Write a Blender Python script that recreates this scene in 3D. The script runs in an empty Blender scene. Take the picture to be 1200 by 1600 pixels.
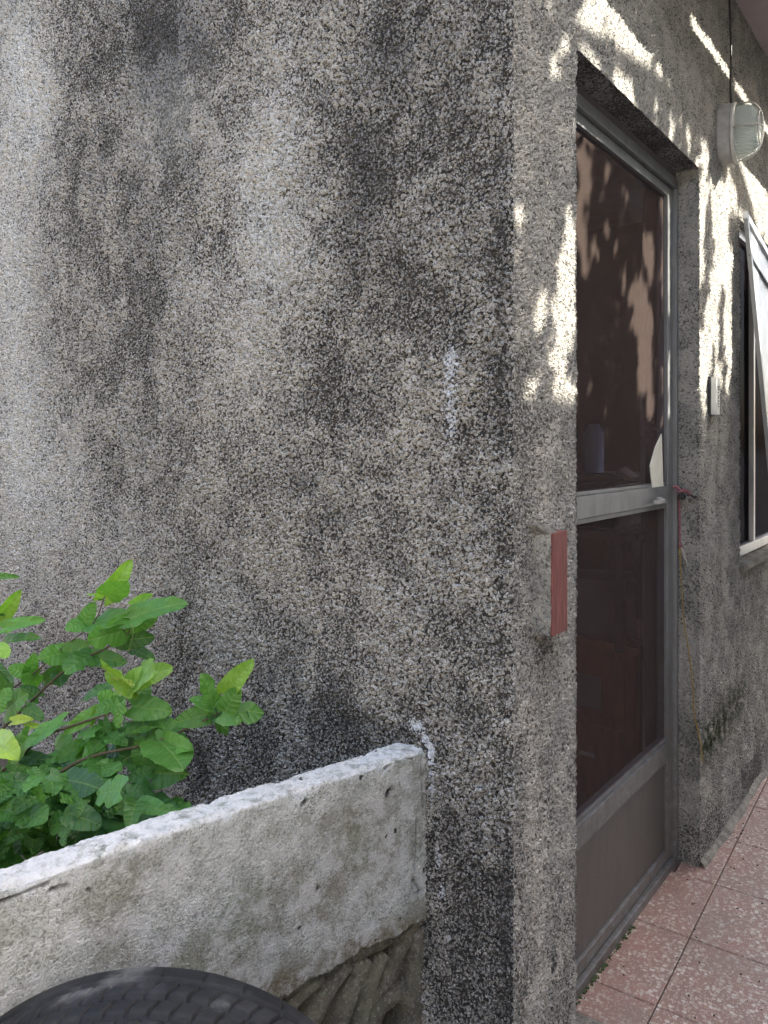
import bpy, bmesh, math, random
import numpy as np
from mathutils import Vector, Matrix
random.seed(7); rng = np.random.default_rng(7)
sc = bpy.context.scene
COL = sc.collection
R = math.radians

# ------------------------------------------------------------------ camera, world, sun
CAM = np.array([-1.2728, -0.686, 1.3])
FW = np.array([0.7888, 0.6146, 0.0]); RT = np.array([0.6146, -0.7888, 0.0]); UP = np.array([0, 0, 1.0])
cd = bpy.data.cameras.new('camera'); cam = bpy.data.objects.new('camera', cd); COL.objects.link(cam)
cam.location = CAM; cam.rotation_euler = (R(90), R(0), math.atan2(-FW[0], FW[1]))
cd.sensor_fit = 'AUTO'; cd.sensor_width = 36; cd.lens = 27.0; cd.shift_y = -102/1600
cd.clip_start = 0.02; cd.clip_end = 3000
sc.camera = cam
SUN = np.array([0.42, -0.62, 0.66]); SUN = SUN/np.linalg.norm(SUN)
w = bpy.data.worlds.new('World'); sc.world = w; w.use_nodes = True
wn = w.node_tree; bg = wn.nodes['Background']
sky = wn.nodes.new('ShaderNodeTexSky'); sky.sky_type = 'NISHITA'; sky.sun_disc = False
sky.sun_elevation = math.asin(SUN[2]); sky.sun_rotation = math.atan2(SUN[0], SUN[1])
sky.air_density = 1.0; sky.dust_density = 4.0; sky.ozone_density = 0.4
hz = wn.nodes.new('ShaderNodeMix'); hz.data_type = 'RGBA'; hz.blend_type = 'MULTIPLY'; hz.inputs[0].default_value = 1
hz.inputs[7].default_value = (.985, .955, .91, 1)      # thin warm haze over the whole sky
wn.links.new(sky.outputs[0], hz.inputs[6]); wn.links.new(hz.outputs[2], bg.inputs[0]); bg.inputs[1].default_value = 0.15
sd = bpy.data.lights.new('sun', 'SUN'); sd.energy = 3.4; sd.angle = R(0.5); sd.color = (1.0, 0.93, 0.80)
so = bpy.data.objects.new('sun', sd); COL.objects.link(so)
so.rotation_euler = Vector(SUN).to_track_quat('Z', 'Y').to_euler(); so.location = (3, -5, 6)
sc.view_settings.view_transform = 'Standard'; sc.view_settings.look = 'None'
sc.view_settings.gamma = 1; sc.view_settings.use_curve_mapping = False
sc.view_settings.exposure = 2.84

# ------------------------------------------------------------------ measuring helpers (photo point -> place)
def ray(u, v): return FW + RT*(u-600)/1200 + UP*(698-v)/1200
def at_depth(u, v, d): return CAM + ray(u, v)*d
def on(axis, val, u, v):
    r = ray(u, v); t = (val-CAM[axis])/r[axis]; return CAM + r*t
def proj(P):
    d = np.asarray(P)-CAM; Y = d@FW; return 600+1200*(d@RT)/Y, 698-1200*d[..., 2]/Y

# ------------------------------------------------------------------ node helper
class NT:
    def __init__(s, name, disp=None):
        s.m = bpy.data.materials.new(name); s.m.use_nodes = True
        s.t = s.m.node_tree; s.t.nodes.clear()
        s.out = s.n('ShaderNodeOutputMaterial')
        if disp: s.m.displacement_method = disp
    def n(s, typ, **kw):
        nd = s.t.nodes.new(typ)
        for k, v in kw.items(): setattr(nd, k, v)
        return nd
    def l(s, a, b): s.t.links.new(a, b)
    def put(s, sock, v):
        if isinstance(v, bpy.types.NodeSocket): s.l(v, sock)
        elif v is not None:
            if sock.type == 'RGBA' and len(v) == 3: v = (*v, 1)
            sock.default_value = v
    def math(s, op, a, b=None, c=None, clamp=False):
        nd = s.n('ShaderNodeMath', operation=op, use_clamp=clamp)
        s.put(nd.inputs[0], a)
        if b is not None: s.put(nd.inputs[1], b)
        if c is not None: s.put(nd.inputs[2], c)
        return nd.outputs[0]
    def vmath(s, op, a, b=None, sc=None):
        nd = s.n('ShaderNodeVectorMath', operation=op); s.put(nd.inputs[0], a)
        if b is not None: s.put(nd.inputs[1], b)
        if sc is not None: s.put(nd.inputs['Scale'], sc)
        return nd.outputs[0]
    def mix(s, f, a, b, blend='MIX'):
        nd = s.n('ShaderNodeMix', data_type='RGBA', blend_type=blend)
        s.put(nd.inputs[0], f); s.put(nd.inputs[6], a); s.put(nd.inputs[7], b); return nd.outputs[2]
    def noise(s, co, scale, detail=3, rough=.55, dist=0, out=0):
        nd = s.n('ShaderNodeTexNoise'); s.put(nd.inputs['Vector'], co); nd.inputs['Scale'].default_value = scale
        nd.inputs['Detail'].default_value = detail; nd.inputs['Roughness'].default_value = rough
        nd.inputs['Distortion'].default_value = dist; return nd.outputs[out]
    def vor(s, co, scale, feature='F1', rnd=1.0, smooth=.3):
        nd = s.n('ShaderNodeTexVoronoi', feature=feature); s.put(nd.inputs['Vector'], co)
        nd.inputs['Scale'].default_value = scale; nd.inputs['Randomness'].default_value = rnd
        if feature == 'SMOOTH_F1': nd.inputs['Smoothness'].default_value = smooth
        return nd.outputs
    def ramp(s, f, lo, hi, a=0.0, b=1.0, smooth=True):
        nd = s.n('ShaderNodeMapRange', clamp=True, interpolation_type='SMOOTHSTEP' if smooth else 'LINEAR')
        for i, v in enumerate((f, lo, hi, a, b)): s.put(nd.inputs[i], v)
        return nd.outputs[0]
    def obj(s): return s.n('ShaderNodeTexCoord').outputs['Object']
    def mapv(s, co, scale=(1, 1, 1), loc=(0, 0, 0)):
        nd = s.n('ShaderNodeMapping'); s.put(nd.inputs[0], co)
        nd.inputs['Scale'].default_value = scale; nd.inputs['Location'].default_value = loc; return nd.outputs[0]
    def attr(s, name):
        nd = s.n('ShaderNodeAttribute', attribute_name=name); sp = s.n('ShaderNodeSeparateColor')
        s.l(nd.outputs['Color'], sp.inputs[0]); return sp.outputs
    def bump(s, h, dist, strength=1.0):
        nd = s.n('ShaderNodeBump'); s.put(nd.inputs['Height'], h); nd.inputs['Distance'].default_value = dist
        nd.inputs['Strength'].default_value = strength; return nd.outputs[0]
    def bsdf(s, col, rough=.6, metal=0.0, normal=None, spec=.5, **kw):
        nd = s.n('ShaderNodeBsdfPrincipled'); s.put(nd.inputs['Base Color'], col); s.put(nd.inputs['Roughness'], rough)
        s.put(nd.inputs['Metallic'], metal); s.put(nd.inputs['Specular IOR Level'], spec)
        if normal is not None: s.put(nd.inputs['Normal'], normal)
        for k, v in kw.items(): s.put(nd.inputs[k], v)
        return nd.outputs[0]
    def surf(s, sh): s.l(sh, s.out.inputs[0]); return s.m
    def disp(s, h, scale, mid=0.0):
        nd = s.n('ShaderNodeDisplacement'); s.put(nd.inputs['Height'], h)
        nd.inputs['Midlevel'].default_value = mid; nd.inputs['Scale'].default_value = scale
        s.l(nd.outputs[0], s.out.inputs['Displacement'])

# ------------------------------------------------------------------ materials
def m_plaster():
    t = NT('roughcast_plaster', 'BOTH'); co = t.obj()
    A = t.attr('stain_shade_a'); B = t.attr('stain_b')
    dirt_shade, pale, warm = A[0], A[1], A[2]; moss, paint, smooth = B[0], B[1], B[2]
    wv = t.noise(co, 90, 3, .6, out=1)
    wco = t.vmath('ADD', co, t.vmath('SCALE', t.vmath('SUBTRACT', wv, (.5, .5, .5)), sc=.013))
    v1 = t.vor(wco, 146, 'F1'); v2 = t.vor(wco, 290, 'F1'); v3 = t.vor(wco, 84, 'F1')
    dome = lambda dd, R_: t.math('SUBTRACT', 1.0, t.math('POWER', t.math('DIVIDE', dd, R_, clamp=True), 1.7)); b1 = dome(v1[0], .78); b2 = dome(v2[0], .8); b3 = dome(v3[0], .72)
    n1 = t.noise(co, 40, 4); n2 = t.noise(co, 300, 4, .65)
    big = t.noise(co, 5.5, 4, .6)
    coarse = t.ramp(big, .42, .62)
    h = t.math('ADD', t.math('MULTIPLY', b1, t.math('MULTIPLY_ADD', coarse, .20, .34)), t.math('MULTIPLY', b2, .26))
    h = t.math('ADD', h, t.math('MULTIPLY', t.math('MULTIPLY', b3, coarse), .22))
    h = t.math('ADD', h, t.math('MULTIPLY', t.math('SUBTRACT', n1, .5), .26))
    h = t.math('ADD', h, t.math('MULTIPLY', t.math('SUBTRACT', n2, .5), .50))
    # colour : pale grain tops, pits darkened for grime and for painted crevice shade
    mott = t.noise(t.mapv(co, (1, 1, .45)), 5.0, 6, .62)
    fine = t.noise(co, 23, 4, .6)
    d = t.math('ADD', dirt_shade, t.math('MULTIPLY', t.math('SUBTRACT', mott, .5), .60))
    d = t.math('ADD', d, t.math('MULTIPLY', t.math('SUBTRACT', fine, .5), .45))
    d = t.math('SUBTRACT', d, t.math('MULTIPLY', pale, .8)); d = t.math('SUBTRACT', d, t.math('MULTIPLY', warm, .30))
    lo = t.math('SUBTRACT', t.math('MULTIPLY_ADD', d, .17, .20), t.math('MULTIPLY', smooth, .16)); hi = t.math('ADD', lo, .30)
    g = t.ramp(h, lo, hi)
    cell = t.n('ShaderNodeSeparateColor'); t.l(v1[1], cell.inputs[0]); mid = t.noise(co, 11, 5, .65)
    tone = t.noise(co, 2.2, 4)
    top = t.mix(t.ramp(tone, .35, .65), (.45, .44, .415), (.52, .495, .455))
    top = t.mix(t.math('MULTIPLY', smooth, 1.1, clamp=True), top, (.215, .222, .202))
    top = t.mix(t.math('MULTIPLY', warm, .8, clamp=True), top, (.60, .535, .475))
    top = t.mix(t.math('MULTIPLY', pale, .85, clamp=True), top, (.74, .745, .73))
    top = t.mix(t.ramp(cell.outputs[0], .0, 1.0, 0, .45, False), top, (.26, .25, .24)); top = t.mix(t.ramp(mid, .42, .62, 0, .45), top, (.60, .565, .51))
    top = t.mix(t.math('MULTIPLY', t.ramp(d, .10, .85), .80), top, (.175, .18, .19))
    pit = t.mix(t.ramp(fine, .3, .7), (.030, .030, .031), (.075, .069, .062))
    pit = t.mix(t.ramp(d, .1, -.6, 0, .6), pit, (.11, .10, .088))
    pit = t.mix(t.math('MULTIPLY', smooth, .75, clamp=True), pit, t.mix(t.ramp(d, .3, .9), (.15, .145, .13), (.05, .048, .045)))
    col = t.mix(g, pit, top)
    mm = t.math('MULTIPLY', moss, t.ramp(t.noise(co, 30, 4), .3, .6), clamp=True)
    col = t.mix(mm, col, (.035, .045, .018))
    pn = t.ramp(t.math('ADD', h, t.math('MULTIPLY', paint, .75)), .62, .85)
    col = t.mix(t.math('MULTIPLY', pn, t.ramp(paint, .1, .45)), col, (.66, .68, .72))
    hh = t.math('MULTIPLY', h, t.math('MULTIPLY_ADD', smooth, -.72, 1.0))
    t.disp(hh, .0195, .45)
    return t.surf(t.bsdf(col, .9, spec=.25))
def m_cement(name, base, alt, stain, scale=9, amp=.0025, green=.3, whiten=False):
    t = NT(name, 'BOTH'); co = t.obj()
    n = t.noise(co, scale, 6, .62); n2 = t.noise(co, 60, 5, .65); n3 = t.noise(co, 260, 3, .6)
    n4 = t.noise(t.mapv(co, (1, 1, .5), (3, 1, 2)), scale*.7, 5, .6, .4)
    col = t.mix(t.ramp(n, .35, .65), base, alt)
    col = t.mix(t.math('MULTIPLY', t.ramp(n4, .5, .68), .75), col, stain)
    col = t.mix(t.ramp(t.noise(t.mapv(co, loc=(7, 3, 1)), scale*.9, 4), .5, .7, 0, green), col, (.16, .19, .10))
    col = t.mix(t.ramp(n2, .30, .42, .55, 0), col, (.13, .12, .10))
    col = t.mix(t.ramp(n3, .34, .52, .5, 0), col, (.13, .12, .11)); ng = t.noise(co, 130, 5, .75); col = t.mix(t.ramp(ng, .38, .46, .5, 0), col, (.12, .115, .10)); col = t.mix(t.ramp(ng, .52, .62, 0, .35), col, (.52, .52, .49))
    if whiten:
        B = t.attr('stain_b')
        wf = t.math('MULTIPLY', B[1], t.ramp(t.noise(co, 45, 6, .72), .36, .56), clamp=True)
        col = t.mix(wf, col, (.72, .715, .70)); 
        wc = t.math('MULTIPLY', B[0], t.ramp(t.noise(co, 18, 5, .65), .3, .6), clamp=True)
        col = t.mix(wc, col, (.12, .095, .05))
        col = t.mix(B[2], col, (.02, .018, .015))
    blot = t.noise(co, 20, 7, .72); col = t.mix(t.ramp(blot, .46, .60, 0, .5), col, tuple(min(.6, x*1.45) for x in base)); col = t.mix(t.ramp(blot, .47, .36, 0, .5), col, stain)
    pits = t.ramp(t.vor(t.vmath('ADD', co, t.vmath('SCALE', t.noise(co, 30, 3, out=1), sc=.03)), 17)[0], .05, .10, 0, 1)
    col = t.mix(pits, (.05, .045, .035), col)
    h = t.math('ADD', t.math('MULTIPLY', n2, .6), t.math('MULTIPLY', t.noise(co, 130, 5, .75), 1.5))
    h = t.math('ADD', h, t.math('MULTIPLY', n3, .35))
    h = t.math('ADD', h, t.math('MULTIPLY', t.noise(co, 14, 4, .6), .8)); h = t.math('MULTIPLY_ADD', pits, .5, h)
    if whiten: h = t.math('SUBTRACT', h, t.math('MULTIPLY', B[2], 1.6))
    t.disp(h, amp*2.2, 1.95)
    return t.surf(t.bsdf(col, .88, spec=.25))
def m_simple(name, c, rough=.5, metal=0, var=.25, scale=30, bump=.0006, spec=.5, c2=None, stretch=(1, 1, 1)):
    t = NT(name); co = t.mapv(t.obj(), stretch)
    n = t.noise(co, scale, 5, .6); c2 = c2 or tuple(x*(1-var) for x in c)
    col = t.mix(t.ramp(n, .3, .7), c, c2)
    return t.surf(t.bsdf(col, t.ramp(n, .2, .8, max(.05, rough-.1), min(1, rough+.12)), metal, t.bump(t.noise(co, scale*6, 3), bump), spec))
def m_alu(name, c, dusty=(.20, .175, .15)):
    t = NT(name); co = t.obj()
    n = t.noise(t.mapv(co, (1, 1, .25)), 22, 5, .6); f = t.noise(co, 300, 2)
    sp = t.n('ShaderNodeSeparateXYZ'); t.l(co, sp.inputs[0])
    col = t.mix(t.ramp(n, .38, .72), c, tuple(x*.72 for x in c))
    dd = t.math('MULTIPLY', t.ramp(sp.outputs[2], 1.0, .0, .12, .8), t.ramp(t.noise(co, 40, 5, .65), .3, .6), clamp=True)
    col = t.mix(dd, col, dusty)
    return t.surf(t.bsdf(col, t.ramp(f, .3, .7, .34, .5), .35, t.bump(n, .0008), .5))
def m_screen(name, c, alpha, refl=.05):
    t = NT(name); co = t.obj()
    n = t.noise(t.mapv(co, (1, 1, .4)), 5, 5, .6)
    df = t.n('ShaderNodeBsdfDiffuse'); t.put(df.inputs[0], t.mix(t.ramp(n, .3, .7), c, tuple(x*.75 for x in c)))
    tr = t.n('ShaderNodeBsdfTransparent'); tr.inputs[0].default_value = (.52, .50, .56, 1)
    gl = t.n('ShaderNodeBsdfGlossy'); gl.inputs['Roughness'].default_value = .08; gl.inputs[0].default_value = (.8, .85, 1, 1)
    m1 = t.n('ShaderNodeMixShader'); t.put(m1.inputs[0], t.ramp(n, .3, .7, alpha*.85, alpha*1.15)); t.l(tr.outputs[0], m1.inputs[1]); t.l(df.outputs[0], m1.inputs[2])
    fr = t.n('ShaderNodeFresnel'); fr.inputs[0].default_value = 1.35
    m2 = t.n('ShaderNodeMixShader'); t.put(m2.inputs[0], t.math('MULTIPLY', fr.outputs[0], refl*10)); t.l(m1.outputs[0], m2.inputs[1]); t.l(gl.outputs[0], m2.inputs[2])
    return t.surf(m2.outputs[0])
def m_tile():
    t = NT('terrazzo_tile'); g = t.n('ShaderNodeNewGeometry'); co = g.outputs['Position']
    oi = t.n('ShaderNodeObjectInfo'); rnd = oi.outputs['Random']
    wco = t.vmath('ADD', co, t.vmath('SCALE', t.noise(co, 90, 2, out=1), sc=.012))
    v = t.vor(wco, 92); vc = t.n('ShaderNodeSeparateColor'); t.l(v[1], vc.inputs[0])
    v2 = t.vor(wco, 210); vd = t.n('ShaderNodeSeparateColor'); t.l(v2[1], vd.inputs[0])
    base = t.mix(t.ramp(t.noise(co, 9, 5), .35, .65), (.32, .18, .145), (.26, .175, .14))
    base = t.mix(t.math('MULTIPLY', rnd, .6), base, (.25, .15, .12))
    chip = t.mix(vc.outputs[1], (.58, .52, .46), (.30, .20, .13))
    f1 = t.math('MULTIPLY', t.ramp(v[0], .54, .44), t.ramp(vc.outputs[0], .42, .46))
    f2 = t.math('MULTIPLY', t.ramp(v2[0], .48, .38), t.ramp(vd.outputs[0], .6, .66))
    col = t.mix(f1, base, chip); col = t.mix(t.math('MULTIPLY', f2, .8), col, (.50, .42, .36))
    col = t.mix(t.ramp(t.noise(co, 3.5, 6, .65), .42, .72, 0, .5), col, (.22, .17, .14))
    sx = t.n('ShaderNodeSeparateXYZ'); t.l(co, sx.inputs[0])
    col = t.mix(t.math('MULTIPLY', t.ramp(sx.outputs[1], -.09, .0), .18), col, (.27, .12, .10))
    nb = t.noise(co, 150, 3)
    return t.surf(t.bsdf(col, t.ramp(t.noise(co, 6, 4), .3, .7, .38, .62), 0, t.bump(nb, .0006), .5))
def m_leaf():
    t = NT('mulberry_leaf'); uv = t.n('ShaderNodeTexCoord').outputs['UV']
    oi = t.n('ShaderNodeObjectInfo'); base = oi.outputs['Color']
    sp = t.n('ShaderNodeSeparateXYZ'); t.l(uv, sp.inputs[0])
    ax = t.math('ABSOLUTE', t.math('SUBTRACT', sp.outputs[0], .5))
    mid = t.ramp(ax, .004, .022, 1, 0)
    ph = t.math('SUBTRACT', sp.outputs[1], t.math('MULTIPLY', ax, .95))
    fr = t.math('ABSOLUTE', t.math('SUBTRACT', t.math('FRACT', t.math('MULTIPLY', ph, 5.5)), .5))
    lat = t.ramp(fr, .0, .085, 1, 0)
    vein = t.math('MAXIMUM', mid, t.math('MULTIPLY', lat, .6))
    n = t.noise(t.obj(), 4, 4); dk = t.mix(t.ramp(n, .3, .7, 0, .55), base, t.mix(1, base, (.62, .7, .55), 'MULTIPLY'))
    col = t.mix(t.math('MULTIPLY', vein, .3), dk, (.26, .40, .12))
    pil = t.math('SUBTRACT', t.math('MULTIPLY', t.math('ABSOLUTE', t.math('SINE', t.math('MULTIPLY', ph, 17.3))), .6), t.math('MULTIPLY', vein, .5))
    nrm = t.bump(pil, .003, .5)
    p = t.bsdf(col, .42, 0, nrm, .45)
    tr = t.n('ShaderNodeBsdfTranslucent'); t.put(tr.inputs[0], t.mix(1, col, (1.15, 1.25, .45), 'MULTIPLY')); t.l(nrm, tr.inputs['Normal'])
    ms = t.n('ShaderNodeMixShader'); ms.inputs[0].default_value = .42
    t.l(p, ms.inputs[1]); t.l(tr.outputs[0], ms.inputs[2])
    return t.surf(ms.outputs[0])
def m_treeleaf():
    t = NT('tree_leaf'); n = t.noise(t.obj(), 3, 3)
    col = t.mix(t.ramp(n, .3, .7), (.05, .10, .025), (.09, .15, .04))
    p = t.bsdf(col, .5); tr = t.n('ShaderNodeBsdfTranslucent'); t.put(tr.inputs[0], (.10, .17, .04))
    ms = t.n('ShaderNodeMixShader'); ms.inputs[0].default_value = .2; t.l(p, ms.inputs[1]); t.l(tr.outputs[0], ms.inputs[2])
    return t.surf(ms.outputs[0])
def m_rubber():
    t = NT('tyre_rubber'); co = t.obj()
    n = t.noise(co, 25, 6, .65); col = t.mix(t.ramp(n, .4, .7), (.012, .0125, .0135), (.030, .030, .032))
    col = t.mix(t.ramp(t.noise(t.mapv(co, loc=(4, 1, 0)), 9, 5, .6), .58, .72, 0, .6), col, (.16, .155, .15))
    return t.surf(t.bsdf(col, t.ramp(n, .3, .7, .62, .8), 0, t.bump(t.noise(co, 240, 3), .0008), .3))
def m_lampglass():
    t = NT('ribbed_lamp_glass')
    uvz = t.n('ShaderNodeSeparateXYZ'); t.l(t.obj(), uvz.inputs[0])
    rib = t.math('ABSOLUTE', t.math('SINE', t.math('MULTIPLY', uvz.outputs[2], 620)))
    p = t.bsdf((.86, .95, .91), .16, 0, t.bump(rib, .004), .6, **{'Transmission Weight': .5, 'IOR': 1.3})
    return t.surf(p)
def m_frost():
    t = NT('frosted_window_mesh'); co = t.obj(); n = t.noise(co, 12, 5)
    p = t.bsdf(t.mix(t.ramp(n, .3, .7), (.34, .37, .41), (.22, .25, .29)), .35, 0, t.bump(t.noise(co, 500, 2), .0006))
    return t.surf(p)
M = {}
M['plaster'] = m_plaster()
M['slab'] = m_cement('painted_cement_slab', (.50, .51, .485), (.39, .405, .38), (.23, .225, .185), 8, .0022, .42, True)
M['cement'] = m_cement('bare_cement', (.30, .28, .245), (.22, .205, .18), (.13, .115, .085), 8, .003, .2)
M['block'] = m_cement('cast_cement_block', (.17, .155, .115), (.09, .082, .06), (.075, .06, .04), 10, .003, .3)
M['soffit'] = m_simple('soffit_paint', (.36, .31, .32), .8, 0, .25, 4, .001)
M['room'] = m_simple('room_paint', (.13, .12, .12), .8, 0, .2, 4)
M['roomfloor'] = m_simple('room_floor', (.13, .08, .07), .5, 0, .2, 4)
M['alu'] = m_alu('door_aluminium', (.22, .23, .24), (.13, .115, .10))
M['whitealu'] = m_alu('window_aluminium', (.66, .68, .70), (.45, .43, .40))
M['panel'] = m_alu('kick_panel', (.125, .120, .116), (.115, .105, .093))
M['screen'] = m_screen('brown_insect_screen', (.64, .49, .44), .072, .004)
M['glass'] = m_screen('dark_window_glass', (.08, .06, .065), .22, .003)
M['tile'] = m_tile()
M['grout'] = m_simple('grout', (.20, .15, .13), .9, 0, .35, 40, .001)
M['leaf'] = m_leaf(); M['tleaf'] = m_treeleaf()
M['bark'] = m_simple('young_bark', (.085, .065, .035), .8, 0, .4, 60, .001)
M['trunkbark'] = m_simple('tree_bark', (.12, .095, .07), .9, 0, .5, 20, .006, stretch=(1, 1, .3))
M['stem'] = m_simple('green_stem', (.16, .20, .06), .6, 0, .3, 40)
M['rubber'] = m_rubber(); M['lampglass'] = m_lampglass(); M['frost'] = m_frost()
M['lampmetal'] = m_simple('lamp_casting', (.50, .49, .46), .45, .2, .2, 40, .0004)
M['lampbase'] = m_simple('lamp_base', (.34, .335, .33), .6, .1, .25, 40, .0004)
M['brick'] = m_simple('red_clay_brick', (.22, .07, .06), .75, 0, .35, 26, .0012, stretch=(4, 4, .6))
M['wood'] = m_simple('red_brown_wood', (.22, .06, .04), .45, 0, .4, 12, .0005, stretch=(3, 3, .4))
M['cloth'] = m_simple('grey_curtain', (.66, .64, .62), .9, 0, .25, 10, .001)
M['paleclo'] = m_simple('pale_cloth', (.70, .70, .62), .9, 0, .15, 20, .001)
M['blue'] = m_simple('blue_plastic', (.40, .55, .95), .4, 0, .2, 8)
M['paper'] = m_simple('paper', (.72, .72, .68), .8, 0, .15, 20)
M['dark'] = m_simple('dark_metal', (.035, .033, .035), .5, .3, .3, 40)
M['black'] = m_simple('black_plastic', (.02, .02, .022), .5, 0, .3, 40)
M['plastic'] = m_simple('white_plastic', (.62, .64, .60), .45, 0, .15, 30)
M['pink'] = m_simple('pink_string', (.30, .12, .14), .9, 0, .3, 200, .001)
M['yellow'] = m_simple('yellow_string', (.42, .28, .05), .9, 0, .3, 200, .001)
M['strand'] = m_simple('frayed_fibre', (.55, .50, .48), .9, 0, .3, 200)
M['earth'] = m_simple('soil', (.085, .062, .042), .95, 0, .5, 12, .01)
M['yard'] = m_simple('yard_concrete', (.26, .25, .23), .9, 0, .35, 5, .003)
M['mossg'] = m_simple('moss', (.07, .11, .03), .95, 0, .5, 60, .003)

# ------------------------------------------------------------------ object helpers
def link(o, parent=None):
    COL.objects.link(o)
    if parent is not None: o.parent = parent
    return o
def tag(o, label=None, cat=None, group=None, kind=None):
    if label: o['label'] = label
    if cat: o['category'] = cat
    if group: o['group'] = group
    if kind: o['kind'] = kind
    return o
def empty(name, loc, label, cat, group=None):
    o = bpy.data.objects.new(name, None); o.empty_display_size = .05; link(o); o.location = loc
    return tag(o, label, cat, group)
def npmesh(name, V, Q, mat, smooth=True):
    me = bpy.data.meshes.new(name); V = np.asarray(V, np.float32); Q = np.asarray(Q, np.int32)
    me.vertices.add(len(V)); me.vertices.foreach_set('co', V.ravel())
    k = Q.shape[1]; me.loops.add(Q.size); me.loops.foreach_set('vertex_index', Q.ravel())
    me.polygons.add(len(Q)); me.polygons.foreach_set('loop_start', np.arange(0, Q.size, k, dtype=np.int32))
    me.update(calc_edges=True)
    me.polygons.foreach_set('use_smooth', np.full(len(Q), smooth)); me.materials.append(mat); me.update()
    return me
def obj(name, me, parent=None, loc=None):
    """place mesh (given in world coordinates) under a parent whose matrix is only a translation"""
    o = bpy.data.objects.new(name, me); link(o, parent)
    if parent is not None and loc is None: o.location = -Vector(origin(parent))
    elif loc is not None: o.location = loc
    return o
def origin(p):
    v = Vector(p.location)
    while p.parent is not None: p = p.parent; v += Vector(p.location)
    return v
class MB:
    def __init__(s): s.V = []; s.F = []
    def add(s, V, F):
        b = len(s.V); s.V += [tuple(v) for v in V]; s.F += [tuple(i+b for i in f) for f in F]; return s
    def box(s, a, b, rot=None, piv=None):
        x0, y0, z0 = a; x1, y1, z1 = b
        V = [(x, y, z) for z in (z0, z1) for y in (y0, y1) for x in (x0, x1)]
        if rot is not None:
            piv = Vector(piv if piv is not None else (0, 0, 0)); V = [rot @ (Vector(v)-piv)+piv for v in V]
        return s.add(V, [(0, 2, 3, 1), (4, 5, 7, 6), (0, 1, 5, 4), (2, 6, 7, 3), (0, 4, 6, 2), (1, 3, 7, 5)])
    def hexa(s, P): return s.add(P, [(0, 3, 2, 1), (4, 5, 6, 7), (0, 1, 5, 4), (1, 2, 6, 5), (2, 3, 7, 6), (3, 0, 4, 7)])
    def tube(s, pts, rad, n=8, cap=True):
        pts = [Vector(p) for p in pts]
        if not hasattr(rad, '__len__'): rad = [rad]*len(pts)
        up = Vector((.13, .21, 1)); V = []; F = []
        for i, p in enumerate(pts):
            d = (pts[min(i+1, len(pts)-1)]-pts[max(i-1, 0)]).normalized()
            a = d.cross(up if abs(d.dot(up.normalized())) < .95 else Vector((1, .1, 0))).normalized(); b = d.cross(a)
            for k in range(n):
                th = 2*math.pi*k/n; V.append(p+(a*math.cos(th)+b*math.sin(th))*rad[i])
        for i in range(len(pts)-1):
            for k in range(n): F.append((i*n+k, i*n+(k+1) % n, (i+1)*n+(k+1) % n, (i+1)*n+k))
        if cap: F.append(tuple(range(n))[::-1]); F.append(tuple(range((len(pts)-1)*n, len(pts)*n)))
        return s.add(V, F)
    def make(s, name, mat, parent=None, bevel=0, smooth=False, seg=2):
        me = bpy.data.meshes.new(name); me.from_pydata(s.V, [], s.F); bm = bmesh.new(); bm.from_mesh(me)
        bmesh.ops.recalc_face_normals(bm, faces=bm.faces)
        if bevel: bmesh.ops.bevel(bm, geom=bm.edges[:], offset=bevel, segments=seg, affect='EDGES', profile=.6)
        for f in bm.faces: f.smooth = smooth
        bm.to_mesh(me); bm.free(); me.materials.append(mat)
        return obj(name, me, parent)
def smooth_path(P, n=6):
    P = [Vector(p) for p in P]; out = []
    for i in range(len(P)-1):
        a = P[max(i-1, 0)]; b = P[i]; c = P[i+1]; d = P[min(i+2, len(P)-1)]
        for k in range(n):
            t = k/n; out.append(.5*((2*b)+(c-a)*t+(2*a-5*b+4*c-d)*t*t+(3*b-3*c+d-a)*t**3))
    out.append(P[-1]); return out
def seg(a, b, step): return list(np.linspace(a, b, max(2, int(round((b-a)/step))+1)))
def joinl(*ls):
    o = [];
    for l in ls: o += l if not o else l[1:]
    return o
class Patch:
    """axis-aligned sheets on shared grid lines, merged where they meet"""
    def __init__(s): s.V = []; s.Q = []; s.n = 0
    def sheet(s, axis, val, A, B, flip=False):
        ax = [i for i in range(3) if i != axis]; A = np.array(A); B = np.array(B)
        g = np.zeros((len(A), len(B), 3)); g[..., axis] = val; g[..., ax[0]] = A[:, None]; g[..., ax[1]] = B[None, :]
        idx = np.arange(len(A)*len(B)).reshape(len(A), len(B))+s.n
        q = np.stack([idx[:-1, :-1], idx[1:, :-1], idx[1:, 1:], idx[:-1, 1:]], -1).reshape(-1, 4)
        if flip: q = q[:, ::-1]
        s.V.append(g.reshape(-1, 3)); s.Q.append(q); s.n += g.shape[0]*g.shape[1]; return s
    def mesh(s, name, mat):
        V = np.concatenate(s.V); Q = np.concatenate(s.Q); k = np.round((V+10)*20000).astype(np.int64)
        key = (k[:, 0]*2**40)+(k[:, 1]*2**20)+k[:, 2]
        _, first, inv = np.unique(key, return_index=True, return_inverse=True)
        V = V[first]; return V, npmesh(name, V, inv.ravel()[Q], mat)
def vcol(me, name, arr):
    a = me.color_attributes.new(name, 'FLOAT_COLOR', 'POINT'); c = np.ones((len(arr), 4), np.float32); c[:, :3] = arr
    a.data.foreach_set('color', c.ravel())

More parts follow.
